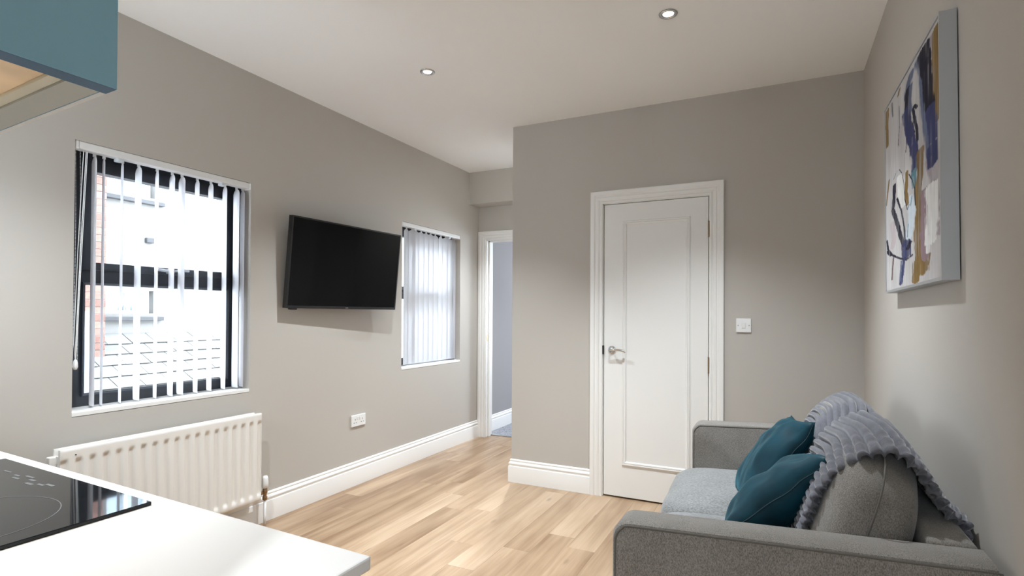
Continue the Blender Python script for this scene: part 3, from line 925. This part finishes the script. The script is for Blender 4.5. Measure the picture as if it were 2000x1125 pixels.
PC = {'gold': (0.20, 0.125, 0.042), 'mauve': (0.30, 0.245, 0.275), 'mauve2': (0.255, 0.18, 0.20), 'haze': (0.42, 0.39, 0.41), 'haze2': (0.14, 0.14, 0.16), 'pinkhaze': (0.45, 0.38, 0.39),
      'slate': (0.11, 0.135, 0.215), 'ink': (0.008, 0.008, 0.022), 'navy': (0.038, 0.045, 0.125), 'teal': (0.10, 0.22, 0.27), 'white': (0.72, 0.715, 0.70), 'pale': (0.55, 0.62, 0.68), 'brown': (0.12, 0.06, 0.055)}
NU, NV = 150, 250
U, V_ = np.meshgrid(np.linspace(0, 1, NU), np.linspace(0, 1, NV), indexing='ij')
AS = 4.8      # strokes were widened along u; distances measured with v scaled
cc = np.zeros((NU, NV, 3))
nzs = np.array([[noise.noise(Vector((u * 9, v * 2.2, 3.0))) + 0.5 * noise.noise(Vector((u * 34, v * 5, 7.0))) for v in np.linspace(0, 1, NV)] for u in np.linspace(0, 1, NU)])
nz2 = np.array([[noise.noise(Vector((u * 22, v * 26, 1.0))) + 0.6 * noise.noise(Vector((u * 60, v * 60, 5.0))) for v in np.linspace(0, 1, NV)] for u in np.linspace(0, 1, NU)])
nz3 = np.array([[noise.noise(Vector((u * 80, v * 3.0, 11.0))) + 0.7 * noise.noise(Vector((u * 30, v * 8, 13.0))) for v in np.linspace(0, 1, NV)] for u in np.linspace(0, 1, NU)])
cc[:] = np.array((0.50, 0.485, 0.485))
cc *= (1 + 0.16 * nzs + 0.10 * nz3)[..., None]
gw = np.clip((nz3 - 0.42) * 3, 0, 1) * 0.55
cc = cc * (1 - gw[..., None]) + np.array((0.27, 0.25, 0.27)) * gw[..., None]
for nm, wdt, pts in STROKES:
    dmin = np.full((NU, NV), 9.0)
    P = [np.array((p[0], p[1] * AS)) for p in pts]
    for a, c in zip(P, P[1:]):
        d = c - a
        t = np.clip(((U - a[0]) * d[0] + (V_ * AS - a[1]) * d[1]) / max(1e-9, d @ d), 0, 1)
        dmin = np.minimum(dmin, np.hypot(U - a[0] - t * d[0], V_ * AS - a[1] - t * d[1]))
    soft = 0.35 if nm in ('haze', 'pinkhaze', 'mauve', 'slate') else 0.12
    h = wdt * 0.60 * (1 + 0.16 * nz2 + 0.15 * nzs + 0.34 * nz3)
    al = np.clip((h - dmin) / np.maximum(soft * h, 0.004) + 0.5, 0, 1)
    al *= 0.75 if nm in ('haze', 'pinkhaze', 'mauve') else np.clip(0.98 + 0.25 * nzs + 0.45 * nz3, 0.35, 1)
    col = np.array(PC[nm]) * (1 + (0.30 if nm in ('navy', 'slate', 'gold') else 0.12) * (nzs + nz2 * 0.4))[..., None]
    cc = cc * (1 - al[..., None]) + col * al[..., None]
CX = 3.142
corner = [Vector((CX, 2.678, 2.085)), Vector((CX, 1.814, 2.058)), Vector((CX, 1.789, 1.334)), Vector((CX, 2.649, 1.330))]


def bil(u, v): return (corner[0] * (1 - u) + corner[1] * u) * (1 - v) + (corner[3] * (1 - u) + corner[2] * u) * v


pt = empty('abstract_painting', (W, 2.23, 1.70), 'abstract canvas of navy, gold and white strokes above the sofa', 'painting')
b = NB()
lay = b.verts.layers.float_color.new('paint')
VV = [[b.verts.new(bil(u, v)) for v in np.linspace(0.012, 0.988, NV)] for u in np.linspace(0.010, 0.990, NU)]
grid_faces(b, VV, NU, NV)
M_PAINT = mat('painted_canvas', (0.5, 0.5, 0.5), 0.65, spec=0.12, bump=0.2, bscale=500)
at = M_PAINT.node_tree.nodes.new('ShaderNodeAttribute'); at.attribute_name = 'paint'
M_PAINT.node_tree.links.new(at.outputs['Color'], M_PAINT.node_tree.nodes['Principled BSDF'].inputs['Base Color'])
for i in range(NU):
    for j in range(NV): VV[i][j][lay] = (*[max(0.0, float(x)) for x in cc[i, j]], 1)
obj('canvas', b, M_PAINT, pt, label='abstract brush strokes in navy, gold, mauve and white')
b = NB()
oc = [c + Vector((-0.003, 0, 0)) for c in corner]
cen = sum(corner, Vector()) / 4
ins = [c + (cen - c) * 0.020 + Vector((-0.003, 0, 0)) for c in corner]
insb = [c + Vector((0.006, 0, 0)) for c in ins]
bk = [Vector((W - 0.003, c.y, c.z)) for c in corner]
L4 = [[b.verts.new(p) for p in q] for q in (bk, oc, ins, insb)]
for A, B in zip(L4, L4[1:]):
    for k in range(4): b.faces.new((A[k], A[(k + 1) % 4], B[(k + 1) % 4], B[k]))
b.faces.new(L4[0]); b.faces.new(L4[3])
obj('frame', b, M_SILVER, pt, label='slim silver tray frame')

# ------------------------------------------------------------------ kitchen end
KS = -0.0361      # the units run slightly out of square: far edge falls away to the left


def kq(bm, x0, x1, y0, y1, z0, z1, bev=0.0, seg=2):
    """box whose far and near faces follow the skew of the kitchen run; y given at the right-hand end x = 2.247."""
    vs = box(bm, (x0, y0, z0), (x1, y1, z1), bev, seg)
    for v in vs: v.co.y += KS * (v.co.x - 2.247)


wt = NB()
kq(wt, 0.002, 2.247, -0.02, 0.599, 0.880, 0.900, 0.003, 2)
obj('worktop', wt, M_TOP, label='white laminate kitchen worktop with rounded corner at the lower left', cat='worktop', origin=(1.1, 0.3, 0.88))
bc = empty('base_cabinet', (1.1, 0.28, 0), 'dark green kitchen base unit under the white worktop', 'cabinet')
b = NB(); kq(b, 0.03, 2.214, -0.02, 0.555, 0.12, 0.879); obj('body', b, M_CAB, bc)
b = NB(); kq(b, 2.2145, 2.234, -0.02, 0.580, 0.0, 0.8795, 0.001, 1); obj('end_panel', b, M_CAB, bc)
for i in range(4):
    b = NB(); kq(b, 0.03 + i * 0.545, 0.03 + i * 0.545 + 0.541, 0.557, 0.576, 0.125, 0.872, 0.001, 1); dr = obj('cabinet_door', b, M_CAB, bc)
    b = NB(); kq(b, 0.20 + i * 0.545, 0.36 + i * 0.545, 0.577, 0.600, 0.815, 0.825, 0.003, 1); obj('handle', b, M_STEEL, dr)
b = NB(); kq(b, 0.03, 2.20, 0.0, 0.50, 0.0, 0.118); obj('plinth', b, M_CAB, bc)
hob = empty('ceramic_hob', (1.48, 0.3, 0.90), 'black ceramic glass hob set into the white worktop', 'hob')
b = NB(); kq(b, 1.19, 1.771, 0.06, 0.5645, 0.9002, 0.9065, 0.0012, 1); obj('glass_top', b, M_HOB, hob)
ZH = 0.9067
for cx_, cy_, rd in ((1.605, 0.385, 0.125), (1.36, 0.42, 0.09), (1.60, 0.165, 0.085), (1.36, 0.19, 0.11)):
    b = NB()
    lathe(b, (cx_, cy_, ZH), [(rd - 0.0007, 0), (rd + 0.0007, 0), (rd + 0.0007, 0.0001), (rd - 0.0007, 0.0001), (rd - 0.0007, 0)], 72, caps=False)
    obj('cooking_zone_ring', b, M_HOBMARK, hob, label='thin pale ring printed on the glass')
for (x, y, w_, h_) in ((1.324, .567, .03, .004), (1.375, .562, .02, .005), (1.394, .552, .026, .005), (1.41, .569, .03, .005), (1.441, .56, .022, .006), (1.462, .546, .026, .006), (1.489, .553, .022, .005), (1.507, .560, .026, .006)):
    b = NB(); box(b, (x - w_ / 2, y - h_ / 2 - 0.012, ZH - 0.0001), (x + w_ / 2, y + h_ / 2 - 0.012, ZH + 0.0001)); obj('touch_control', b, M_HOBMARK, hob)

wc = empty('wall_cabinet', (1.77, 0.15, 1.495), 'blue grey kitchen wall unit with bare wooden underside, top left', 'cabinet')
KX, KY = 2.069, 0.362


def ks2(bm, x0, x1, y0, y1, z0, z1, bev=0.0):
    vs = box(bm, (x0, y0, z0), (x1, y1, z1), bev, 2)
    for v in vs: v.co.y += -0.055 * (v.co.x - KX)


b = NB(); ks2(b, KX - 0.026, KX, -0.02, KY, 1.495, 2.215, 0.0008); ep_ = obj('end_panel', b, [M_BLUE, M_BLUEE], wc, label='blue grey painted end panel')
pn = ep_.data
for p in pn.polygons:
    if p.normal.z < -0.5: p.material_index = 1
b = NB(); ks2(b, KX - 0.60, KX - 0.0265, KY - 0.006, KY, 1.4955, 2.215); dr_ = obj('cabinet_door', b, [M_BLUE, M_EDGE], wc)
for p in dr_.data.polygons:
    if p.normal.z < -0.5: p.material_index = 1
b = NB(); ks2(b, KX - 0.60, KX - 0.0265, KY - 0.040, KY - 0.0065, 1.496, 1.56); obj('front_rail', b, M_CARC, wc, label='grey front rail of the carcass')
b = NB(); ks2(b, KX - 0.60, KX - 0.0265, KY - 0.053, KY - 0.0405, 1.4985, 1.53); obj('batten', b, M_BATTEN, wc)
b = NB(); ks2(b, KX - 0.60, KX - 0.0265, -0.02, KY - 0.0535, 1.502, 1.52); obj('bottom_board', b, M_PINE, wc, label='pale knotty pine underside')
b = NB(); ks2(b, KX - 0.60, KX - 0.0265, -0.02, KY - 0.007, 1.565, 2.214); obj('body', b, M_CARC, wc)
ul = empty('under_cabinet_fill', (1.70, 0.10, 1.50), 'unseen fill strip added under the blue wall unit', 'lamp')  # unseen strip, added to brighten the worktop and the cabinet underside
b = NB(); box(b, (1.50, 0.085, 1.490), (1.90, 0.115, 1.502), 0.002, 1); obj('fill_lamp_body', b, M_STEEL, ul)
b = NB(); box(b, (1.51, 0.09, 1.4885), (1.89, 0.11, 1.4899)); obj('diffuser', b, M_LENS, ul)
la = bpy.data.lights.new('under_cabinet_fill_glow', 'AREA'); la.shape = 'RECTANGLE'; la.size, la.size_y = 0.38, 0.02; la.energy = 2.5; la.color = (1.0, 0.93, 0.84)
lo = bpy.data.objects.new('under_cabinet_fill_glow', la); lo.location = (1.70, 0.10, 1.487); COL.objects.link(lo)
nt = M_PINE.node_tree
wv = nt.nodes.new('ShaderNodeTexVoronoi'); wv.inputs['Scale'].default_value = 9
kr = nt.nodes.new('ShaderNodeMapRange'); kr.inputs['From Min'].default_value = 0.08; kr.inputs['From Max'].default_value = 0.22; kr.inputs['To Min'].default_value = 0.45
hs = nt.nodes.new('ShaderNodeHueSaturation')
tcx = nt.nodes.new('ShaderNodeTexCoord'); mpx = nt.nodes.new('ShaderNodeMapping'); mpx.inputs['Scale'].default_value = (0.6, 1.3, 1); mpx.inputs['Location'].default_value = (0.02, 0.05, 0)
src = nt.nodes['Principled BSDF'].inputs['Base Color'].links[0].from_socket
nt.links.new(tcx.outputs['Object'], mpx.inputs[0]); nt.links.new(mpx.outputs[0], wv.inputs['Vector'])
nt.links.new(wv.outputs['Distance'], kr.inputs['Value']); nt.links.new(kr.outputs[0], hs.inputs['Value']); nt.links.new(src, hs.inputs['Color'])
nt.links.new(hs.outputs[0], nt.nodes['Principled BSDF'].inputs['Base Color'])


# ------------------------------------------------------------------ sofa
def cushion(bm, c, half, n=(4, 4, 4), rot=None, seg=16, wob=0.0, seed=0):
    """soft box: superellipsoid with exponents n per axis pair, bulging faces."""
    tmp = bmesh.new()
    bmesh.ops.create_cube(tmp, size=2)
    bmesh.ops.subdivide_edges(tmp, edges=tmp.edges[:], cuts=seg, use_grid_fill=True)
    R_ = rot or Matrix.Identity(3)
    mp = {}
    for v in tmp.verts:
        p = v.co
        e = n[0]
        q = Vector([math.copysign(abs(math.tan(x * math.pi / 4)) ** 1.0, x) for x in p])
        L_ = (abs(q.x) ** e + abs(q.y) ** e + abs(q.z) ** e) ** (1 / e)
        q = q / L_
        q = Vector((q.x * half[0], q.y * half[1], q.z * half[2]))
        if wob: q *= 1 + wob * noise.noise(Vector((q.x * 6 + seed, q.y * 6, q.z * 6)))
        mp[v] = bm.verts.new(Vector(c) + R_ @ q)
    for f in tmp.faces: bm.faces.new([mp[v] for v in f.verts])
    tmp.free()


SX0, SX1 = 2.357, 3.152          # front and back of the sofa
SY0, SY1 = 1.416, 2.985          # near and far outer faces
AT = 0.118                       # arm thickness


def armz(x): return 0.694 + 0.038 * (x - SX0) / (SX1 - SX0)


sofa = empty('sofa', (2.76, 2.2, 0), 'grey tweed two seat sofa against the right wall', 'sofa')


def arm(y0, y1, label=None):
    b = NB()
    # side profile in XZ with rounded front top corner, extruded along Y and rounded
    R0 = 0.045
    prof = [(SX0, 0.13)]
    for k in range(9):
        t = math.pi - k * math.pi / 16
        prof.append((SX0 + R0 + R0 * math.cos(t), armz(SX0 + R0) - R0 + R0 * math.sin(t)))
    for t in np.linspace(0.15, 1, 8): prof.append((SX0 + R0 + (SX1 - SX0 - R0) * t, armz(SX0 + R0 + (SX1 - SX0 - R0) * t)))
    prof.append((SX1, 0.13))
    ring = []
    rb = 0.016
    cx_ = (SX0 + SX1) / 2
    for j, (yy, ins) in enumerate([(y0, rb), (y0 + rb * 0.3, rb * 0.3), (y0 + rb, 0.0), (y1 - rb, 0.0), (y1 - rb * 0.3, rb * 0.3), (y1, rb)]):
        row = []
        for i, (x, z) in enumerate(prof):
            xx = x + ins * (1 if x < cx_ - 0.3 else 0); zz = z - (ins if z > 0.2 else 0)
            row.append(b.verts.new((xx, yy, zz)))
        ring.append(row)
    for A, B in zip(ring, ring[1:]):
        for i in range(len(prof)):
            b.faces.new((A[i], A[(i + 1) % len(prof)], B[(i + 1) % len(prof)], B[i]))
    b.faces.new(ring[0]); b.faces.new(ring[-1])
    a = smooth_angle(obj('arm', b, M_FABRIC, sofa, label=label), 35)
    for yy in (y0 + 0.003, y1 - 0.003):
        b = NB()
        tube(b, [(x + (0.010 if x < SX0 + 0.02 else 0.004), yy, z - 0.010) for x, z in prof], 0.0032, 6)
        obj('piping', b, M_PIPE, a, smooth=True)
    return a


arm(SY0, SY0 + AT)
arm(SY1 - AT, SY1)
b = NB(); box(b, (SX0 + 0.03, SY0 + AT, 0.13), (SX1 - 0.01, SY1 - AT, 0.30), 0.012, 2); obj('seat_base', b, M_FABRIC, sofa, smooth=False)
b = NB(); box(b, (SX1 - 0.095, SY0 + AT - 0.004, 0.25), (SX1, SY1 - AT + 0.004, armz(SX1) + 0.001), 0.016, 3)
for v in b.verts:
    if v.co.z > 0.5: v.co.x += 0.0
smooth_angle(obj('backrest_frame', b, M_FABRIC, sofa), 40)
ymid = (SY0 + SY1) / 2
iy0, iy1 = SY0 + AT, SY1 - AT
for a0, a1, sd in ((iy0, ymid, 1), (ymid, iy1, 2)):
    b = NB()
    cushion(b, (2.683, (a0 + a1) / 2, 0.395), (0.382, (a1 - a0) / 2 + 0.003, 0.105), n=(5.2,), seg=18, wob=0.05, seed=sd)
    for v in b.verts:   # crowned top
        if v.co.z > 0.42:
            u = (v.co.x - 2.683) / 0.365; w_ = (v.co.y - (a0 + a1) / 2) / ((a1 - a0) / 2)
            v.co.z += 0.030 * max(0, 1 - u * u) * max(0, 1 - w_ * w_)
    sc = obj('seat_cushion', b, M_FABRIC2, sofa, smooth=True)
TILT = math.radians(18)
RB = Matrix.Rotation(TILT, 3, 'Y')
for a0, a1, sd in ((iy0 + 0.004, ymid, 5), (ymid, iy1 - 0.004, 8)):
    b = NB()
    cc_ = Vector((2.942, (a0 + a1) / 2, 0.678))
    hw = (a1 - a0) / 2
    cushion(b, Vector(), (0.108, hw + 0.004, 0.222), n=(3.3,), seg=18, wob=0.05, seed=sd)
    for v in b.verts:      # ends droop and round off
        w_ = abs(v.co.y) / hw
        if v.co.z > 0: v.co.z *= 1 - 0.24 * w_ ** 2.2
    for v in b.verts: v.co = cc_ + RB @ v.co
    bk_ = obj('back_cushion', b, M_FABRIC, sofa, smooth=True)
    for s in (-1, 1):     # seam round each end
        b = NB()
        pts = []
        for k in range(40):
            t = -0.30 + k * (math.pi + 0.6) / 39
            cx_, sz_ = math.cos(t), math.sin(t)
            e = 3.3
            yy = 0.80
            L_ = (abs(cx_ * 0.0) ** e + abs(sz_) ** e + abs(cx_) ** e) ** (1 / e)
            w_ = max(0.0, 1 - yy ** e) ** (1 / e)
            q = Vector((-0.012 + 0.0 * cx_, s * hw * cx_ / L_, 0.222 * sz_ / L_))
            pts.append(cc_ + RB @ (q * 1.012))
        if s == 1: tube(b, pts, 0.0026, 6); obj('piping', b, M_PIPE, bk_, smooth=True)
        else: b.free()
for x in (SX0 + 0.07, SX1 - 0.08):
    for y in (SY0 + 0.07, SY1 - 0.07):
        b = NB(); cyl(b, (x, y, 0.001), (x, y, 0.132), 0.015, 0.022, n=16); obj('leg', b, M_CAB, sofa, smooth=True)


# ------------------------------------------------------------------ scatter cushions
def pillow(name, top_near, along, down, size, thick, label, seed):
    """top_near: near top corner; along: unit vector of the top edge going away; down: unit vector from top to bottom edge."""
    A = Vector(along).normalized(); D = Vector(down); D = (D - A * D.dot(A)).normalized()
    Nn = A.cross(D).normalized()
    if Nn.z < 0: Nn = -Nn
    c = Vector(top_near) + A * size / 2 + D * size / 2
    t = empty(name, tuple(c), label, 'cushion', 'teal velvet cushions')
    b = NB()
    K = 34
    h = size / 2
    front, back = [], []
    for i in range(K):
        ra_, rb_ = [], []
        for j in range(K):
            u = -1 + 2 * i / (K - 1); v = -1 + 2 * j / (K - 1)
            px = h * u * (1 - 0.085 * (1 - v * v) * abs(u)); py = h * v * (1 - 0.085 * (1 - u * u) * abs(v))
            th = thick * (max(0, (1 - u ** 2)) * max(0, (1 - v ** 2))) ** 0.42
            wr = noise.noise(Vector((u * 2.6 + seed, v * 2.6, seed))) * 0.010 + noise.noise(Vector((u * 7, v * 3 + seed, seed))) * 0.004
            ed = (1 - abs(u) ** 6) * (1 - abs(v) ** 6)
            edge_w = noise.noise(Vector((u * 2.2 + seed * 2, v * 2.2, 9.0))) * 0.014
            base = c + A * px + D * py + Nn * edge_w
            ra_.append(b.verts.new(base + Nn * (th + wr * ed)))
            rb_.append(ra_[-1] if i in (0, K - 1) or j in (0, K - 1) else b.verts.new(base - Nn * (th * 0.9 + wr * ed)))
        front.append(ra_); back.append(rb_)
    grid_faces(b, front, K, K)
    for i in range(K - 1):
        for j in range(K - 1):
            q = (back[i][j], back[i][j + 1], back[i + 1][j + 1], back[i + 1][j])
            try: b.faces.new(q)
            except ValueError: pass
    rim = [front[i][0].co.copy() for i in range(K)] + [front[K - 1][j].co.copy() for j in range(1, K)] + [front[i][K - 1].co.copy() for i in range(K - 2, -1, -1)] + [front[0][j].co.copy() for j in range(K - 2, 0, -1)]
    body = obj('cover', b, M_TEAL, t, smooth=True)
    b = NB(); tube(b, rim, 0.0021, 6, closed=True); obj('piping', b, M_TEALD, body, smooth=True)
    return t


pillow('scatter_cushion', (2.866, 2.20, 0.862), (-0.16, 0.97, -0.12), (-0.55, 0, -0.83), 0.40, 0.074, 'dark teal velvet cushion standing near the far sofa arm', 1.3)
pillow('scatter_cushion', (2.885, 1.750, 0.842), (0.12, 0.96, -0.22), (-0.72, 0, -0.69), 0.40, 0.088, 'teal velvet cushion leaning low against the nearer back cushion', 4.1)

# ------------------------------------------------------------------ throw
th = NB()
prof = [(2.766, 0.49), (2.781, 0.56), (2.804, 0.63), (2.832, 0.70), (2.862, 0.77), (2.897, 0.828), (2.942, 0.874), (2.990, 0.900), (3.034, 0.890), (3.068, 0.850), (3.099, 0.802), (3.127, 0.760), (3.148, 0.742), (3.162, 0.728), (3.169, 0.70), (3.169, 0.685)]
P = [Vector((x, z)) for x, z in prof]
cum = [0]
for a, c in zip(P, P[1:]): cum.append(cum[-1] + (c - a).length)
TOT = cum[-1]


def cat(s):
    k = max(0, min(len(P) - 2, next((i for i in range(len(cum) - 1) if cum[i + 1] >= s), len(P) - 2)))
    t = (s - cum[k]) / (cum[k + 1] - cum[k])
    p0, p1, p2, p3 = P[max(k - 1, 0)], P[k], P[k + 1], P[min(k + 2, len(P) - 1)]
    return 0.5 * ((2 * p1) + (p2 - p0) * t + (2 * p0 - 5 * p1 + 4 * p2 - p3) * t * t + (3 * p1 - p0 - 3 * p2 + p3) * t ** 3)


RIB = 0.026
nS = int(TOT / RIB * 11)
ts = [TOT * i / (nS - 1) for i in range(nS)]
pos = [cat(s) for s in ts]
nrm = []
for i in range(nS):
    d = pos[min(i + 1, nS - 1)] - pos[max(i - 1, 0)]
    d.normalize()
    nrm.append(Vector((-d.y, d.x)))
TY0, TY1, nY = 1.645, 2.86, 76
top, bot = [], []
for i in range(nS):
    ra_, rb_ = [], []
    s = ts[i]
    hump = max(0.0, 1 - ((s / TOT - 0.52) / 0.34) ** 2)
    for j in range(nY):
        v = j / (nY - 1)
        y = TY0 + (TY1 - TY0) * v
        # the two back cushions under it dome up, with a dip where they meet
        dip = math.exp(-((y - 2.19) / 0.075) ** 2)
        fall = sstep(2.60, 2.88, y)
        edge_in = sstep(0, 0.06, v)
        dz = (-0.045 * dip - 0.07 * fall + 0.020 - 0.046 * (1 - sstep(1.60, 1.88, y))) * hump
        fold = 0.016 * sstep(2.17, 2.06, y) if False else 0.016 * (1 - sstep(2.02, 2.10, y))
        warp = 0.05 * (y - 1.7) + 0.012 * math.sin(y * 9 + s * 4) + (0.02 if y < 2.06 else 0)
        ph = ((s + warp) / RIB) % 1.0
        rib = 0.0185 * ((1 - abs(2 * ph - 1) ** 3.0) - 0.76)
        bob = 0.0035 * math.sin(y * 130 + math.floor((s + warp) / RIB) * 2.3) * (1 - sstep(0.05, 0.14, v))
        wr = 0.006 * noise.noise(Vector((s * 5, y * 5, 2.0)))
        ofs = 0.009 + rib + bob + wr + fold * hump
        yy = y + 0.06 * sstep(0.70, 1.0, s / TOT) * (1 - v) + 0.006 * math.cos(ph * 6.283) * (1 if j in (0, nY - 1) else 0) + 0.02 * math.sin(s * 7) * (1 - v) + 0.03 * noise.noise(Vector((s * 3, v * 2, 5.0)))
        p = pos[i] + nrm[i] * ofs
        x, z = p.x, p.y + dz
        if x > 3.1745: x = 3.1745
        ra_.append(th.verts.new((x, yy, z)))
        q = pos[i] + nrm[i] * (ofs - 0.011)
        rb_.append(th.verts.new((min(q.x, 3.166), yy, q.y + dz)))
    top.append(ra_); bot.append(rb_)
grid_faces(th, top, nS, nY); grid_faces(th, bot, nS, nY)
for i in range(nS - 1):
    for j in (0, nY - 1): th.faces.new((top[i][j], top[i + 1][j], bot[i + 1][j], bot[i][j]))
for j in range(nY - 1):
    for i in (0, nS - 1): th.faces.new((top[i][j], top[i][j + 1], bot[i][j + 1], bot[i][j]))
obj('throw_blanket', th, M_THROW, label='grey ribbed plush throw draped over the back cushions of the sofa', cat='blanket', smooth=True, origin=(2.97, 2.2, 0.7))

# ------------------------------------------------------------------ outside the window
b = NB(); box(b, (-14, -8, -3.1), (-0.31, 16, -3.0))
obj('ground_outside', b, M_GROUND, label='concrete yard below the window', cat='ground', kind='structure')
rh = empty('rendered_house', (-4.15, 4.6, -3.0), 'pale rendered house across the yard, seen through the window', 'house')
b = NB(); panel(b, 'X', -4.4, -4.0, (1.5, 9.0), (-3.0, 3.6), [(3.49, 3.97, 1.225, 1.49), (3.49, 4.0, 2.60, 3.2)])
obj('wall', b, M_RENDER, rh)
for z0, z1 in ((1.225, 1.49), (2.60, 3.2)):
    b = NB(); panel(b, 'X', -4.16, -4.09, (3.49, 3.97), (z0, z1), [(3.52, 3.72, z0 + 0.03, z1 - 0.03), (3.75, 3.94, z0 + 0.03, z1 - 0.03)])
    wf = obj('window_frame', b, M_PLASTIC, rh)
    b = NB(); box(b, (-4.14, 3.515, z0 + 0.02), (-4.13, 3.945, z1 - 0.02)); obj('glass_pane', b, mat('far_glass', (0.25, 0.30, 0.34), 0.15), wf)
    b = NB(); box(b, (-4.02, 3.40, z0 - 0.085), (-3.93, 4.06, z0 - 0.04), 0.004, 1); obj('stone_sill', b, M_STONE, rh)
b = NB()
for k in range(4):
    lathe(b, (-4.11, 3.66 + 0.045 * k, 1.255), [(0, 0), (0.012, 0), (0.014, 0.02), (0.010, 0.04), (0.012, 0.055), (0, 0.07)], 8)
obj('sill_ornament', b, M_STEEL, rh, kind='stuff')
b = NB(); box(b, (-4.0, 3.86, 2.06), (-3.95, 3.95, 2.12), 0.006, 1); obj('wall_vent', b, M_STONE, rh)
b = NB(); box(b, (-4.25, 5.45, -0.2), (-3.92, 5.55, 3.6)); obj('corner_trim', b, M_STONE, rh)

bp_ = empty('brick_pier', (-3.75, 2.6, 0.4), 'red brick corner of the building outside, left of the pale house', 'brickwork')
b = NB(); box(b, (-3.99, 1.9, 0.4), (-3.606, 3.243, 3.2)); obj('mortar_bed', b, M_MORTAR, bp_)
BL, BH, JO = 0.215, 0.065, 0.010
bb = NB(); box(bb, (-0.012, 0, 0), (0, BL, BH), 0.0025, 1)
bmesh.ops.translate(bb, vec=(0, 0, 0), verts=bb.verts)
ORIGIN_SAVE = ORIGIN[bp_]
ORIGIN[bp_] = Vector((0, 0, 0))
brick0 = obj('brick', bb, M_BRICK, bp_)
ORIGIN[bp_] = ORIGIN_SAVE
first = True
for r in range(32):
    z = 0.62 + r * (BH + JO)
    y1 = 3.247
    odd = r % 2
    ylist = []
    cur = y1
    ln = BL if not odd else 0.1025
    while cur > 2.40:
        ylist.append((cur - ln, ln)); cur -= ln + JO; ln = BL
    for y, ln in ylist:
        o = brick0 if first else brick0.copy()
        if not first: COL.objects.link(o)
        first = False
        o.location = Vector((-3.598 + random.uniform(-0.003, 0.003), y, z)) - ORIGIN_SAVE
        o.scale = (1, ln / BL, 1)
sr = empty('slate_roof', (-3.1, 4.0, 0.4), 'low lean-to roof of pale weathered slates below the window', 'roof')
SL = math.radians(30)
dn = Vector((math.cos(SL), 0, -math.sin(SL))); nu_ = Vector((math.sin(SL), 0, math.cos(SL)))
rt = Vector((-4.0, 0, 0.985))
b = NB()
pts8 = []
q0 = [rt + Vector((0, 2.3, 0)), rt + Vector((0, 6.0, 0)), rt + dn * 2.3 + Vector((0, 6.0, 0)), rt + dn * 2.3 + Vector((0, 2.3, 0))]
A8 = [b.verts.new(p - nu_ * 0.02) for p in q0]; B8 = [b.verts.new(p - nu_ * 0.10) for p in q0]
b.faces.new(A8); b.faces.new(B8)
for k in range(4): b.faces.new((A8[k], A8[(k + 1) % 4], B8[(k + 1) % 4], B8[k]))
obj('roof_deck', b, M_STONE, sr)
sb = NB(); box(sb, (0, 0.004, 0), (0.240, 0.250, 0.007), 0.001, 1)
OS = ORIGIN[sr]; ORIGIN[sr] = Vector((0, 0, 0))
slate0 = obj('slate', sb, M_SLATE, sr)
ORIGIN[sr] = OS
first = True
for r in range(11):
    for k in range(13):
        y = 2.35 + k * 0.254 + (0.127 if r % 2 else 0)
        if y > 5.5: continue
        o = slate0 if first else slate0.copy()
        if not first: COL.objects.link(o)
        first = False
        p = rt + dn * (r * 0.2) + nu_ * (0.004 + random.uniform(0, 0.003)) + Vector((0, y, 0)) - OS
        rot = Matrix.Rotation(SL - 0.085 + random.uniform(-0.008, 0.008), 4, 'Y') @ Matrix.Rotation(random.uniform(-0.012, 0.012), 4, 'Z')
        o.matrix_local = Matrix.Translation(p) @ rot
b = NB(); tube(b, [(-2.6, 2.60, -0.2), (-2.6, 2.585, 0.7), (-2.6, 2.575, 1.245)], 0.033, 14)
so_ = obj('soil_pipe', b, M_PIPEG, label='grey vent pipe standing in front of the red brick corner', cat='pipe', smooth=True)
